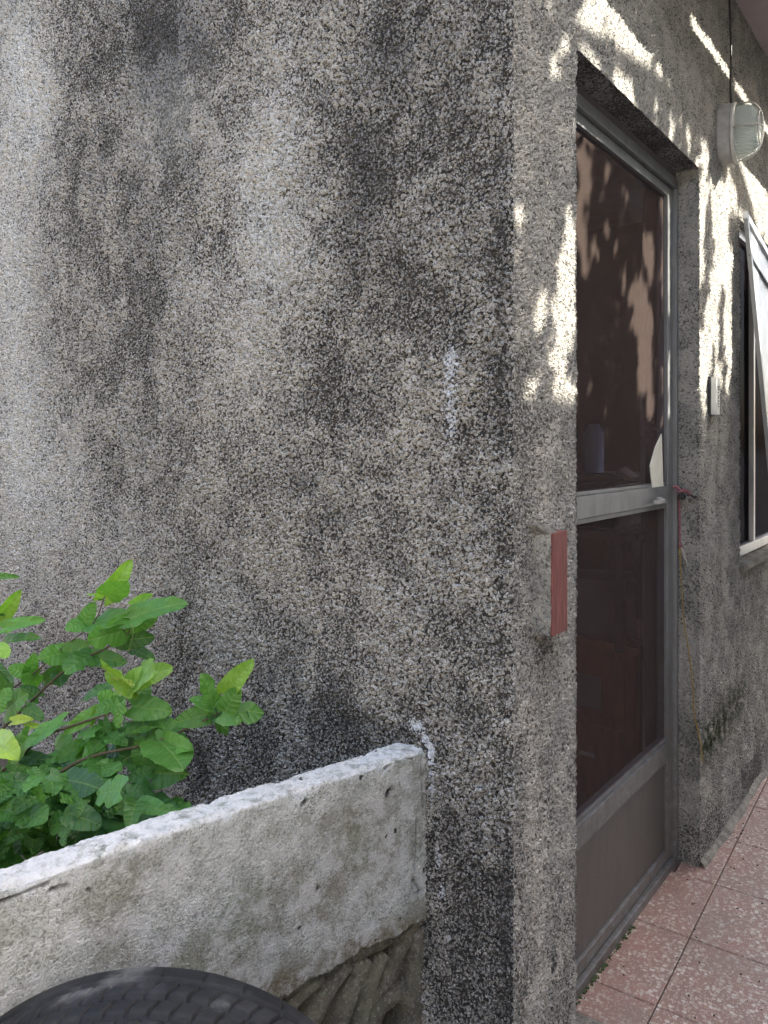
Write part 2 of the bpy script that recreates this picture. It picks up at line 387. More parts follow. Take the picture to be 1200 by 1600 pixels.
# ------------------------------------------------------------------ ground, terrace
def structure(name, mb, mat, bevel=0):
    o = mb.make(name, mat, None, bevel); o['kind'] = 'structure'; return o
structure('ground', MB().box((-300, -300, -.6), (300, 300, -.125)), M['yard'])
TER_X = .30
terr = structure('terrace_floor', MB().box((-.08, -2.15, -.30), (4.6, .30, -.012)), M['grout'])
patchm = MB(); patchm.add([(.21, -2.1, -.005), (.44, -2.1, -.005), (.415, -.02, -.004), (.405, .055, -.004), (.21, .055, -.005)],
                          [(0, 1, 2, 3, 4)])
pp = patchm.make('cement_patch', M['cement'], terr)
fil = MB(); xs_ = np.linspace(1.20, 4.1, 60); V_ = []; F_ = []
for i, x in enumerate(xs_):
    wd = .006+.004*math.sin(x*9)+.003*math.sin(x*31); V_ += [(x, .01, -.004), (x, .01, .016+.006*math.sin(x*17)), (x, -.008, .012), (x, -wd-.012, .0012), (x, -wd-.014, -.004)]
for i in range(59):
    for k in range(4): F_.append((i*5+k, i*5+k+1, i*5+k+6, i*5+k+5))
fil.add(V_, F_); fil.make('cement_fillet', M['cement'], terr, 0, True)
ang = R(2.5); e1 = Vector((math.cos(ang), math.sin(ang), 0)); e2 = Vector((math.sin(ang), -math.cos(ang), 0))
J0 = Vector((.8285, -.0737, 0)); PT = .3035; G = .0014
def tile_mesh(L, W, name='tile'):
    mb = MB(); t = .010; bv = .0022
    V = [(G, G, -t), (L-G, G, -t), (L-G, W-G, -t), (G, W-G, -t), (G, G, -bv), (L-G, G, -bv), (L-G, W-G, -bv), (G, W-G, -bv),
         (G+bv, G+bv, 0), (L-G-bv, G+bv, 0), (L-G-bv, W-G-bv, 0), (G+bv, W-G-bv, 0)]
    F = [(0, 1, 5, 4), (1, 2, 6, 5), (2, 3, 7, 6), (3, 0, 4, 7), (4, 5, 9, 8), (5, 6, 10, 9), (6, 7, 11, 10), (7, 4, 8, 11), (8, 9, 10, 11)]
    me = bpy.data.meshes.new(name); me.from_pydata(V, [], F)
    me.materials.append(M['tile']); me.update(); return me
rot = Matrix((e1, e2, Vector((0, 0, 1)))).transposed()
full = tile_mesh(PT, PT); strip = tile_mesh(PT, .165); strip_w = tile_mesh(PT, .118)
half = tile_mesh(.17, PT); half_s = tile_mesh(.115, .165)
def put_tile(me, i, j, dx=0, dy=0):
    o = bpy.data.objects.new('tile', me); link(o, terr)
    p = J0+e1*(i*PT+dx)+e2*(j*PT+dy)
    o.matrix_local = Matrix.Translation((p.x, p.y, rng.normal(0, .0005)-.0004)) @ rot.to_4x4()
for i in range(-1, 12):
    for j in range(0, 7): put_tile(full, i, j)
for j in range(0, 7): put_tile(full, -2, j); put_tile(full, -3, j)
put_tile(tile_mesh(.125, .165), -2, 0, PT-.125, -.165)
# first row against the house: full-depth into the door recess, cut along the wall
for i in range(-1, 12):
    put_tile(strip if i < 1 else strip_w, i, 0, 0, -.165 if i < 1 else -.118)
# ------------------------------------------------------------------ house
house = empty('house', (0, 0, 0), 'weathered grey roughcast house with an aluminium screen door beside its corner', 'house')
X1, X2, XW1, XW2, XE = .292, 1.194, 1.695, 3.5, 4.2
ZB, ZD, ZW1, ZW2, ZT = -.125, 2.155, .862, 2.118, 2.88
s45 = .0037
za, zb, zc, zd2 = seg(ZB, ZW1, s45), seg(ZW1, ZW2, s45), seg(ZW2, ZD, s45), seg(ZD, ZT, s45)
Zall = joinl(za, zb, zc, zd2)
Ybig = joinl(seg(0, 2.2, .0036), seg(2.25, 4.2, .03))
P = Patch()
P.sheet(0, 0.0, Ybig, Zall, flip=True)                               # big side wall
xs1, xs2, xs3, xs4, xs5 = seg(0, X1, .004), seg(X1, X2, .006), seg(X2, XW1, .005), seg(XW1, XW2, .012), seg(XW2, XE, .03)
P.sheet(1, 0.0, xs1, Zall)
P.sheet(1, 0.0, xs2, zd2)
P.sheet(1, 0.0, xs3, Zall)
P.sheet(1, 0.0, xs4, za); P.sheet(1, 0.0, xs4, joinl(zc, zd2)); P.sheet(1, 0.0, xs5, Zall)
yr = seg(0, .095, .0048); zdoor = joinl(za, zb, zc)
P.sheet(0, X1, yr, zdoor); P.sheet(0, X2, yr, zdoor, flip=True); P.sheet(2, ZD, xs2, yr, flip=True)
yw = seg(0, .06, .006)
P.sheet(0, XW1, yw, zb); P.sheet(0, XW2, yw, zb, flip=True); P.sheet(2, ZW2, xs4, yw, flip=True)
Vw, wall_me = P.mesh('wall', M['plaster'])
# stain maps with some painted shade, each blob fixed on its wall
A = np.zeros((len(Vw), 3)); B = np.zeros((len(Vw), 3))
isbig = Vw[:, 0] < .0001; isfront = ~isbig
def blob(axis, u, v, ru, rv, amp, arr, ch, mask, power=1.0, sub=False):
    c = on(axis, 0.0, u, v); h = 1-axis
    su = abs(on(axis, 0.0, u+ru, v)[h]-on(axis, 0.0, u-ru, v)[h])/2; sv = abs(on(axis, 0.0, u, v+rv)[2]-on(axis, 0.0, u, v-rv)[2])/2
    q = ((Vw[:, h]-c[h])/su)**2+((Vw[:, 2]-c[2])/sv)**2
    arr[:, ch] += np.where(mask, amp*np.exp(-q**power), 0)
for a in [(250, 70, 55, 130, .75), (60, 50, 30, 50, .5), (150, 60, 70, 80, .35), (330, 40, 70, 60, .35), (620, 90, 110, 130, .42), (560, 330, 70, 120, .50),
          (520, 600, 45, 130, .42), (745, 480, 55, 260, .24), (785, 850, 14, 500, .25), (430, 770, 45, 70, .35), (245, 480, 40, 110, .28), (640, 430, 60, 90, .3),
          (320, 1190, 90, 90, .5), (285, 980, 40, 60, .34), (530, 1120, 110, 45, .42), (735, 1330, 50, 170, .36), (790, 1470, 16, 170, .5),
          (335, 385, 40, 50, .38), (140, 230, 50, 90, .32), (480, 900, 60, 80, .14), (190, 700, 50, 80, .2), (700, 1050, 60, 120, .12),
          (785, 250, 16, 300, .38), (620, 1330, 80, 250, .15), (230, 330, 50, 110, .28), (720, 180, 40, 160, .25), (90, 640, 30, 120, .16)]:
    blob(0, *a, A, 0, isbig)
for a in [(15, 450, 45, 520, .95), (405, 270, 60, 100, 1.0), (60, 150, 30, 100, .8), (430, 400, 65, 70, .8), (110, 780, 90, 120, .45),
          (30, 80, 25, 60, .5), (440, 120, 35, 120, .35), (310, 440, 50, 60, .5), (380, 560, 70, 110, .45), (60, 700, 50, 120, .5), (160, 900, 160, 60, .3), (790, 250, 8, 260, .2)]:
    blob(0, *a, A, 1, isbig)
for a in [(360, 570, 80, 150, .75), (620, 690, 90, 150, .5), (160, 950, 170, 90, .5), (560, 1000, 100, 120, .3), (400, 860, 120, 90, .45)]:
    blob(0, *a, A, 2, isbig)
for a in [(704, 560, 15, 42, .55), (703, 660, 14, 55, .6), (650, 1134, 15, 11, 1.0), (662, 1157, 7, 8, .9), (674, 1215, 5, 50, .6), (684, 1345, 8, 25, .6),
          (690, 1395, 7, 14, .7), (683, 1290, 6, 20, .45), (699, 1467, 4, 6, 1.2), (672, 1175, 6, 12, 1)]:
    blob(0, *a, B, 1, isbig)
blob(0, 268, 160, 60, 110, .65, B, 2, isbig)
blob(0, 272, 960, 40, 70, .35, B, 0, isbig)
for a in [(812, 700, 22, 300, .35), (845, 640, 40, 60, .2), (812, 1300, 12, 300, .5), (825, 1560, 14, 60, .3), (1180, 1200, 40, 120, .35), (855, 1010, 14, 26, .9), (1100, 700, 60, 200, .05)]:  # the blob below the brick is its shadow, painted dark
    blob(1, *a, A, 0, isfront)
blob(1, 838, 1250, 20, 350, .6, A, 2, isfront); blob(1, 850, 760, 30, 80, .4, A, 2, isfront)
for a in [(1128, 1135, 24, 45, 1.0), (1160, 1085, 14, 30, .8), (1105, 1160, 12, 30, .7), (1190, 1150, 12, 60, .3), (822, 1570, 8, 40, .4)]:
    blob(1, *a, B, 0, isfront)
blob(1, 1000, 30, 260, 600, .22, A, 1, isfront)
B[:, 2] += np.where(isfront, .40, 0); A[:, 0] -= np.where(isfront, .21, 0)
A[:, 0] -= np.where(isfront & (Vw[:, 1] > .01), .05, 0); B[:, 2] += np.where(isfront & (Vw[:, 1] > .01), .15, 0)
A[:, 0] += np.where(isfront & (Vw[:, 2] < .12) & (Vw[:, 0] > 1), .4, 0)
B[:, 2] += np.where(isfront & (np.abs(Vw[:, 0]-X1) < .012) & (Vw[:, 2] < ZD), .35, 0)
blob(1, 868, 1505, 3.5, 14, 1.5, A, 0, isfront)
sof = (np.abs(Vw[:, 2]-ZD) < .0008) & (Vw[:, 1] > .004) & (Vw[:, 0] > X1) & (Vw[:, 0] < X2); B[sof, 2] = 1.1; A[sof, 0] = 1.5  # shade on the door soffit painted in through the dark stain channel
vcol(wall_me, 'stain_shade_a', np.clip(A, -.4, 1.6)); vcol(wall_me, 'stain_b', np.clip(B, 0, 1))
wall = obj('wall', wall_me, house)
# inner faces, room shell
YI = .17
mi = MB()
def quad(mb, a, b, c, d): mb.add([a, b, c, d], [(0, 1, 2, 3)])
for (xa, xb, z0, z1) in [(.12, X1, 0, ZT), (X1, X2, ZD, ZT), (X2, XW1, 0, ZT), (XW1, XW2, 0, ZW1), (XW1, XW2, ZW2, ZT), (XW2, 4.1, 0, ZT)]:
    quad(mi, (xa, YI, z0), (xb, YI, z0), (xb, YI, z1), (xa, YI, z1))
quad(mi, (.12, YI, 0), (.12, 3.2, 0), (.12, 3.2, ZT), (.12, YI, ZT)); quad(mi, (4.1, YI, 0), (4.1, 3.2, 0), (4.1, 3.2, ZT), (4.1, YI, ZT))
quad(mi, (.12, 3.2, 0), (4.1, 3.2, 0), (4.1, 3.2, ZT), (.12, 3.2, ZT))
for x0, ya, z0, z1 in [(X1, .095, 0, ZD), (X2, .095, 0, ZD), (XW1, .06, ZW1, ZW2), (XW2, .06, ZW1, ZW2)]:
    quad(mi, (x0, ya, z0), (x0, YI, z0), (x0, YI, z1), (x0, ya, z1))
for xa, xb, ya, z in [(X1, X2, .095, ZD), (XW1, XW2, .06, ZW2)]:
    quad(mi, (xa, ya, z), (xb, ya, z), (xb, YI, z), (xa, YI, z))
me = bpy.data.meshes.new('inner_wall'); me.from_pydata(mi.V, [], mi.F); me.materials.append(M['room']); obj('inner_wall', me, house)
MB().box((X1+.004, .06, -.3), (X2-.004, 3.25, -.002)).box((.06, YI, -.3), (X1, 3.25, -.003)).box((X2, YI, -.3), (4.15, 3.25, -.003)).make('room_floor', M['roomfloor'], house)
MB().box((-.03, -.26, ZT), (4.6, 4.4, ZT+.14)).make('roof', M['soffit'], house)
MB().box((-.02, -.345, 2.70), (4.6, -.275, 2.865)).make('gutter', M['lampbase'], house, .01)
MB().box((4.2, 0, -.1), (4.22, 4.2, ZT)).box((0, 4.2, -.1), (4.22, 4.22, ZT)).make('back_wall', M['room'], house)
# the brick that sticks out of the pillar with its plastered side
bx0, bx1, bz0, bz1 = .083, .153, .936, 1.134
P = Patch(); P.sheet(0, bx0-.0055, seg(-.034, .02, .004), seg(bz0, bz1, .004), flip=True)
V, me = P.mesh('brick_plaster', M['plaster']); vcol(me, 'stain_shade_a', np.tile([.12, .1, .1], (len(V), 1))); vcol(me, 'stain_b', np.tile([.0, .0, .9], (len(V), 1)))
brick = MB().box((bx0+.0035, -.037, bz0), (bx1, .02, bz1)).make('brick', M['brick'], house, .0022)
brick['label'] = 'red brick end standing out of the plastered pillar'
obj('plaster_side', me, brick, loc=(0, 0, 0))
fl = MB()
a = on(1, -.002, 832, 812); 
fl.hexa([(bx0-.035, -.001, bz1+.022), (bx1-.03, -.001, bz1+.012), (bx1-.004, -.001, bz1-.001), (bx0+.002, -.001, bz1-.004),
         (bx0-.010, -.010, bz1+.012), (bx0+.022, -.020, bz1+.007), (bx0+.03, -.034, bz1+.001), (bx0+.001, -.034, bz1-.002)])
fl.make('mortar_fillet', M['cement'], brick, .003)

# ---- door
YD = .077
door = bpy.data.objects.new('door', None); link(door, house); door['label'] = 'closed aluminium screen door with brown mesh and a grey kick panel'
def bar(x0, x1, z0, z1, y0, y1, name, mat=None, par=None, bev=.0018):
    return MB().box((x0, y0, z0), (x1, y1, z1)).make(name, mat or M['alu'], par or door, bev)
FT = 2.135
fx0, fx1 = X1+.001, X2-.002
bar(fx0, fx1, FT-.030, FT, YD-.012, YD+.05, 'outer_frame'); bar(fx1-.020, fx1, -.004, FT-.031, YD-.012, YD+.05, 'outer_frame')
bar(fx0, fx0+.020, -.004, FT-.031, YD-.012, YD+.05, 'outer_frame'); bar(fx0+.021, fx1-.021, -.004, .024, YD-.012, YD+.05, 'sill_bar')
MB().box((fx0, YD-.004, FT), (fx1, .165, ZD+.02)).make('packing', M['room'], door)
dx0, dx1 = fx0+.022, fx1-.022; dz1 = FT-.033
for (x0, x1) in ((dx0, dx0+.042), (dx1-.042, dx1)): bar(x0, x1, .028, dz1, YD, YD+.032, 'stile')
bar(dx0+.042, dx1-.042, dz1-.028, dz1, YD+.001, YD+.031, 'top_rail')
def rail(z0, z1, name):
    mb = MB().box((dx0+.042, YD-.002, z0+.014), (dx1-.042, YD+.031, z1-.010)).box((dx0+.042, YD+.006, z0), (dx1-.042, YD+.029, z0+.012)).box((dx0+.042, YD+.006, z1-.009), (dx1-.042, YD+.029, z1))
    return mb.make(name, M['alu'], door, .0012)
rail(1.112, 1.190, 'middle_rail'); rail(.325, .402, 'lower_rail'); bar(dx0+.042, dx1-.042, .028, .060, YD+.001, YD+.031, 'bottom_rail')
def sheetq(x0, x1, z0, z1, y, name, mat, par):
    me = bpy.data.meshes.new(name); me.from_pydata([(x0, y, z0), (x1, y, z0), (x1, y, z1), (x0, y, z1)], [], [(0, 1, 2, 3)]); me.materials.append(mat); return obj(name, me, par)
sx0, sx1 = dx0+.040, dx1-.040
sheetq(sx0, sx1, 1.188, dz1-.026, YD+.012, 'insect_screen', M['screen'], door)
sheetq(sx0, sx1, .400, 1.114, YD+.012, 'insect_screen', M['screen'], door)
MB().box((sx0, YD+.010, .058), (sx1, YD+.018, .328)).make('kick_panel', M['panel'], door)
lx = on(1, YD-.015, 1035, 772)
h = MB().box((lx[0]-.075, YD-.020, 1.133), (lx[0]+.012, YD-.012, 1.145)).box((lx[0]-.012, YD-.013, 1.128), (lx[0]+.010, YD+.003, 1.150))
h.make('handle', M['lampbase'], door, .002)
mosl = MB()
for k in range(110):
    x = .36+.42*rng.random()**.8; s = .001+.0035*rng.random()**2; y = YD-.014-.010*rng.random()*rng.random()
    mosl.box((x-s, y-s*.7, -.003), (x+s, y+s*.7, .001+s*.5), Matrix.Rotation(rng.random()*3, 3, 'Z'), (x, y, 0))
o = mosl.make('moss', M['mossg'], None); tag(o, 'thin line of green moss in the gap under the screen door', 'moss', kind='stuff')

# ---- window with slipped screen panel
win = bpy.data.objects.new('window', None); link(win, house); win['label'] = 'aluminium window with its screen panel tilted outwards'
yw0 = .030
def wb(x0, x1, z0, z1, y0=yw0, y1=.062, name='frame'): return MB().box((x0, y0, z0), (x1, y1, z1)).make(name, M['whitealu'], win, .002)
wb(XW1, XW2, .888, .925); wb(XW1, XW2, ZW2-.035, ZW2-.001); wb(XW1-.004, XW1+.012, .925, ZW2-.035); wb(XW2-.035, XW2, .925, ZW2-.035)
wb(2.035, 2.06, .925, ZW2-.035, .030, .05, 'mullion')
sheetq(XW1, 2.04, .92, ZW2-.03, .048, 'pane', M['glass'], win); sheetq(2.055, XW2-.03, .92, ZW2-.03, .050, 'pane', M['glass'], win)
MB().hexa([(XW1+.002, -.012, .850), (XW2, -.012, .850), (XW2, .06, .850), (XW1+.002, .06, .850),
           (XW1+.002, -.012, .868), (XW2, -.012, .868), (XW2, .06, .889), (XW1+.002, .06, .889)]).make('sill', M['cement'], win, .003)
pA = Vector((1.628, -.022, 2.125)); pB = Vector((1.636, -.118, 1.02)); pC = Vector((2.30, -.045, 1.945)); pD = pB+(pC-pA)
nn = (pC-pA).cross(pB-pA).normalized()
if nn.y > 0: nn = -nn
def strip_bar(a, b, inner, wd, name, mat):
    th = .014; d = (b-a).normalized(); side = (inner-a); side = (side-d*side.dot(d)).normalized()*wd
    MB().hexa([a, b, b+side, a+side, a+nn*th, b+nn*th, b+side+nn*th, a+side+nn*th]).make(name, mat, win, .001)
strip_bar(pA, pB, pC, .020, 'screen_frame', M['alu']); strip_bar(pA, pC, pB, .028, 'screen_frame', M['whitealu'])
strip_bar(pB, pD, pA, .028, 'screen_frame', M['whitealu']); strip_bar(pC, pD, pA, .028, 'screen_frame', M['whitealu'])
q1 = pA.lerp(pB, .13); q2 = pC.lerp(pD, .13); strip_bar(q1, q2, pB, .014, 'screen_frame', M['alu'])
me = bpy.data.meshes.new('screen_sheet'); off = nn*.006
me.from_pydata([pA+off, pC+off, pD+off, pB+off], [], [(0, 1, 2, 3)]); me.materials.append(M['frost']); obj('screen_sheet', me, win)

# ---- interior things seen through the mesh
def thing(name, loc, label, cat): return empty(name, loc, label, cat)
cur = np.zeros((60, 30, 3)); us = np.linspace(1.36, 1.74, 60)
for i, x in enumerate(us):
    for j, z in enumerate(np.linspace(.06, 2.30, 30)):
        k = .6+.4*math.sin(z*2); cur[i, j] = (x+.015*math.sin(z*3+x*9), .225+.022*math.sin(x*95+k)+.01*math.sin(x*41+z), z)
idx = np.arange(1800).reshape(60, 30)
cme = npmesh('curtain', cur.reshape(-1, 3), np.stack([idx[:-1, :-1], idx[1:, :-1], idx[1:, 1:], idx[:-1, 1:]], -1).reshape(-1, 4), M['cloth'])
c = obj('curtain', cme); tag(c, 'grey curtain hanging behind the right side of the door mesh', 'curtain')
cab = thing('cabinet', (1.6, .6, 0), 'red brown wooden cabinet in the dark room behind the lower door mesh', 'cabinet')
def cb(a, b, name, mat, par=cab, bev=.004): return MB().box(a, b).make(name, mat, par, bev)
cb((1.46, .30, -.002), (1.86, 1.20, .55), 'body', M['wood']); cb((1.44, .28, .552), (1.88, 1.22, .585), 'top', M['wood'])
for k in range(3):
    for j in range(2): cb((1.448, .33+k*.29, .04+j*.26), (1.459, .59+k*.29, .27+j*.26), 'drawer_front', M['wood'])
    cb((1.438, .44+k*.29, .15), (1.447, .50+k*.29, .165), 'pull', M['lampmetal'])
cb((1.4435, .42, .33), (1.4465, .52, .45), 'paper_note', M['room'])
o = MB().box((1.50, .36, .587), (1.75, .60, .80), Matrix.Rotation(.4, 3, 'Z'), (1.6, .5, 0)).make('storage_box', M['room'], None, .004); tag(o, 'grey storage box standing on the red brown cabinet indoors', 'box')
o = MB().box((1.52, .85, .587), (1.70, 1.05, .72)).make('wooden_box', M['wood'], None, .004); tag(o, 'small brown box at the far end of the indoor cabinet', 'box')
p = on(0, 2.3, 927, 690)
o = MB().tube([(2.3, p[1], 1.175), (2.3, p[1], 1.37), (2.3, p[1], 1.41)], [.05, .05, .03], 16).make('water_jug', M['blue'], None, smooth=False); tag(o, 'blue plastic jug glimpsed through the upper door mesh', 'jug')
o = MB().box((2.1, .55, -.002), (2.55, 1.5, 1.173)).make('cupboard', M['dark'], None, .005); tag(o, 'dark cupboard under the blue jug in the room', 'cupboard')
pc = [on(1, YD+.005, *q) for q in ((1034, 678), (1037, 765), (1020, 765), (1016, 728), (1024, 700))]
me = MB(); me.add([tuple(v) for v in pc]+[(v[0], v[1]+.003, v[2]) for v in pc], [(0, 1, 2, 3, 4), (9, 8, 7, 6, 5)]+[(i, (i+1) % 5, (i+1) % 5+5, i+5) for i in range(5)])
o = me.make('cloth', M['paleclo'], None); tag(o, 'pale cloth corner caught at the right edge of the mesh above the middle rail', 'cloth')
pt = [on(1, .35, *q) for q in ((970, 735), (985, 746), (998, 746), (990, 738), (978, 728))]
me = MB(); me.add([tuple(v) for v in pt]+[(v[0], v[1]+.02, v[2]-.01) for v in pt], [(0, 1, 2, 3, 4), (9, 8, 7, 6, 5)]+[(i, (i+1) % 5, (i+1) % 5+5, i+5) for i in range(5)])
o = me.make('paper', M['paper'], None); tag(o, 'crumpled white paper just inside the door above the middle rail', 'paper')
pz_ = pt[1][2]-.02
MB().box((pt[0][0]-.06, .345, pz_-.16), (pt[2][0]+.10, .50, pz_-.001)).make('basket', M['dark'], None, .004); tag(bpy.data.objects['basket'], 'dark basket under the white paper behind the door mesh', 'basket')
st = MB().box((1.30, .235, pz_-.185), (1.95, .275, pz_-.162)).box((1.30, .28, pz_-.185), (1.95, .62, pz_-.162))
for lx_ in (1.32, 1.90):
    for ly_ in (.29, .58): st.box((lx_, ly_, .586 if ly_ > .3 or lx_ < 1.5 else .586), (lx_+.03, ly_+.03, pz_-.186))
o = st.make('shelf', M['dark'], None, .002); tag(o, 'dark low shelf over the cabinet just inside the screen door', 'shelf')

# ------------------------------------------------------------------ wall lamp
lc = Vector((1.44, 0, 2.335))
lamp = empty('wall_lamp', lc, 'oval caged bulkhead lamp with ribbed glass fixed on the wall right of the door', 'lamp')
def oval_ring(rx, rz, y, n=40, pw=2.4):
    o = []
    for k in range(n):
        th = 2*math.pi*k/n; c, s_ = math.cos(th), math.sin(th)
        o.append((lc.x+rx*math.copysign(abs(c)**(2/pw), c), y, lc.z+rz*math.copysign(abs(s_)**(2/pw), s_)))
    return o
def loft(rings, name, mat, par, caps=(True, True)):
    n = len(rings[0]); mb = MB(); V = [v for r in rings for v in r]; F = []
    for i in range(len(rings)-1):
        for k in range(n): F.append((i*n+k, i*n+(k+1) % n, (i+1)*n+(k+1) % n, (i+1)*n+k))
    if caps[0]: F.append(tuple(range(n)))
    if caps[1]: F.append(tuple(range((len(rings)-1)*n, len(rings)*n)))
    mb.add(V, F); return mb.make(name, mat, par, 0, True)
loft([oval_ring(.066, .100, .004), oval_ring(.066, .100, -.004), oval_ring(.063, .097, -.034), oval_ring(.060, .094, -.040), oval_ring(.050, .085, -.041)], 'base', M['lampbase'], lamp)
loft([oval_ring(.062, .098, -.0405), oval_ring(.063, .099, -.047), oval_ring(.058, .094, -.052), oval_ring(.053, .088, -.052)], 'rim', M['lampmetal'], lamp, (False, False))
loft([oval_ring(.051*f, .086*g, y) for f, g, y in ((1, 1, -.042), (1, 1, -.060), (.96, .96, -.080), (.84, .86, -.100), (.62, .68, -.112), (.3, .35, -.118), (.05, .06, -.119))], 'glass_dome', M['lampglass'], lamp, (False, True))
loft([oval_ring(.030*f, .045*g, y, pw=2) for f, g, y in ((.5, .5, -.045), (1, 1, -.06), (1, 1, -.075), (.6, .6, -.088), (.1, .1, -.092))], 'bulb', M['plastic'], lamp)
def arcpts(fx, fz):
    pts = []
    for k in range(13):
        th = math.pi*k/12; pts.append((lc.x+fx*math.cos(th), -.048-.080*math.sin(th)**.55, lc.z+fz*math.cos(th)))
    return pts
MB().tube(arcpts(.058, 0), .0028, 8).make('cage_bar', M['lampmetal'], lamp, 0, True)
MB().tube(arcpts(0, .095), .0028, 8).make('cage_bar', M['lampmetal'], lamp, 0, True)
MB().tube([*oval_ring(.030, .052, -.118, 24, 2), oval_ring(.030, .052, -.118, 24, 2)[0]], .0028, 8, False).make('cage_ring', M['lampmetal'], lamp, 0, True)
MB().tube([(lc.x, -.03, lc.z-.098), (lc.x, -.036, lc.z-.112)], .006, 10).make('screw', M['lampmetal'], lamp)
cb_ = MB().tube(smooth_path([(1.44, -.030, 2.430), (1.437, -.028, 2.50), (1.452, -.026, 2.64), (1.45, -.022, 2.78), (1.455, -.02, 2.885)]), .0035, 8).make('cable', M['black'], None, 0, True)
tag(cb_, 'black cable running from the caged lamp up to the eave', 'cable')
# little white marker plate by the door
pl = empty('door_chime', (1.315, 0, 1.46), 'slim white plastic plate with tiny dark marks on the wall between door and window', 'plate')
MB().box((1.290, -.022, 1.402), (1.335, -.004, 1.520)).make('body', M['plastic'], pl, .003)
MB().box((1.2865, -.006, 1.398), (1.338, .004, 1.524)).make('back', M['black'], pl, .002)
mk = MB()
for k, (w_, h_) in enumerate([(.014, .004), (.006, .006), (.012, .003), (.010, .003), (.005, .007), (.013, .003), (.011, .003), (.008, .003)]):
    z = 1.488-k*.0088; mk.box((1.312-w_/2+.004*(k % 2), -.0235, z), (1.312+w_/2+.004*(k % 2), -.0218, z+h_))
mk.make('mark', M['black'], pl)

# strings
lock = empty('padlock', (1.165, .05, 1.15), 'dark little padlock and hasp where the pink string is tied at the door edge', 'lock')
MB().box((1.150, .040, 1.138), (1.186, .056, 1.152)).make('body', M['dark'], lock, .003)
MB().tube(smooth_path([(1.17, .03, 1.15), (1.178, .026, 1.155), (1.183, .02, 1.147), (1.187, .01, 1.146)]), .0035, 8).make('hasp', M['dark'], lock, 0, True)
X2s = X2-.012
def rv(u, v, x=X2s): return on(0, x, u, v)
pk = MB().tube(smooth_path([(1.135, .066, 1.175), (1.150, .060, 1.178), (1.158, .05, 1.168), (1.17, .038, 1.160), (1.18, .03, 1.156)], 5), .0035, 8)
pk.tube(smooth_path([(1.14, .062, 1.168), (1.155, .048, 1.160), (1.166, .04, 1.17), (1.178, .022, 1.152)], 5), .003, 8)
pk.tube(smooth_path([rv(1056, 768), rv(1061, 785), rv(1062, 815), rv(1062, 838), rv(1063, 852)]), .0028, 8)
pk.box(tuple(rv(1063, 853)-np.array([.006, .004, .005])), tuple(rv(1063, 853)+np.array([.003, .004, .005])))
o = pk.make('pink_string', M['pink'], None, 0, True); tag(o, 'pink string knotted on the door latch and hanging down the jamb', 'string')
fr_ = MB()
for k in range(4): fr_.tube(smooth_path([rv(1063, 853), rv(1066+k, 862), rv(1067+k*2, 868+k*3), rv(1070+k*1.5, 872+k*4)]), .0009, 5)
o = fr_.make('frayed_end', M['strand'], None); tag(o, 'frayed pale string end under the knot of the pink string', 'string end')
yl = MB().tube(smooth_path([rv(1062, 855), rv(1063, 880), rv(1066, 930), rv(1068, 965), rv(1075, 1010), rv(1079, 1040), rv(1083, 1080, 1.178), rv(1084, 1110, 1.178), rv(1091, 1145, 1.172), rv(1095, 1165, 1.17), rv(1098, 1190, 1.168)]), .0015, 6)
o = yl.make('yellow_string', M['yellow'], None, 0, True); tag(o, 'thin yellow string hanging from the pink knot along the door jamb', 'string')

# ------------------------------------------------------------------ low wall (slab on pierced blocks)
E0 = Vector((.012, .1995, 0)); ld = Vector((-.971, .239, 0)).normalized(); ln = Vector((-.239, -.971, 0)).normalized()  # ln to the viewer
LT, LB, TH, LEN = .687, .345, .068, 2.3
low = empty('garden_wall', (E0.x, E0.y, 0), 'low whitewashed cement wall butting against the big roughcast wall, moss stained', 'wall')
st_ = .0035
aL = np.array(joinl(seg(0, 1.0, st_), seg(1.0, LEN, .02))); zL = np.array(seg(LB, LT, st_)); yT = np.array(seg(0, TH, st_))
def rough_edge(a, seedv):  # wavy line 0..1
    return sum(np.sin(a*f+seedv*k*1.7)*w_ for k, (f, w_) in enumerate([(9, .5), (23, .35), (57, .25), (131, .18), (260, .12)], 1))
P = Patch(); P.sheet(1, 0.0, aL, zL, flip=True); P.sheet(2, LT, aL, yT, flip=False); P.sheet(1, TH, aL, zL, flip=False); P.sheet(2, LB, aL, yT, flip=True); P.sheet(0, 0.0, yT, zL, flip=True)
V, lme = P.mesh('slab', M['slab'])
W = V.copy(); a = V[:, 0]; y = V[:, 1]; z = V[:, 2]
ed = np.minimum(np.abs(y), np.abs(TH-y)); et = np.abs(LT-z)
rr = np.clip(1-(ed+et)/.010, 0, 1); W[:, 2] -= rr*.003*(1+.9*rough_edge(a, 1.0)); W[:, 1] += np.where(y < TH/2, 1, -1)*rr*.002
W[:, 2] += np.where(et < .001, .0022*rough_edge(a, 2.)+.002*rough_edge(y*6+a*.7, 3.), 0)

near_bot = np.clip(1-(z-LB)/.05, 0, 1); W[:, 2] += near_bot*.010*rough_edge(a*.8, 5.)
W[:, 2] -= .014*np.clip(a/1.0, 0, 2)*0
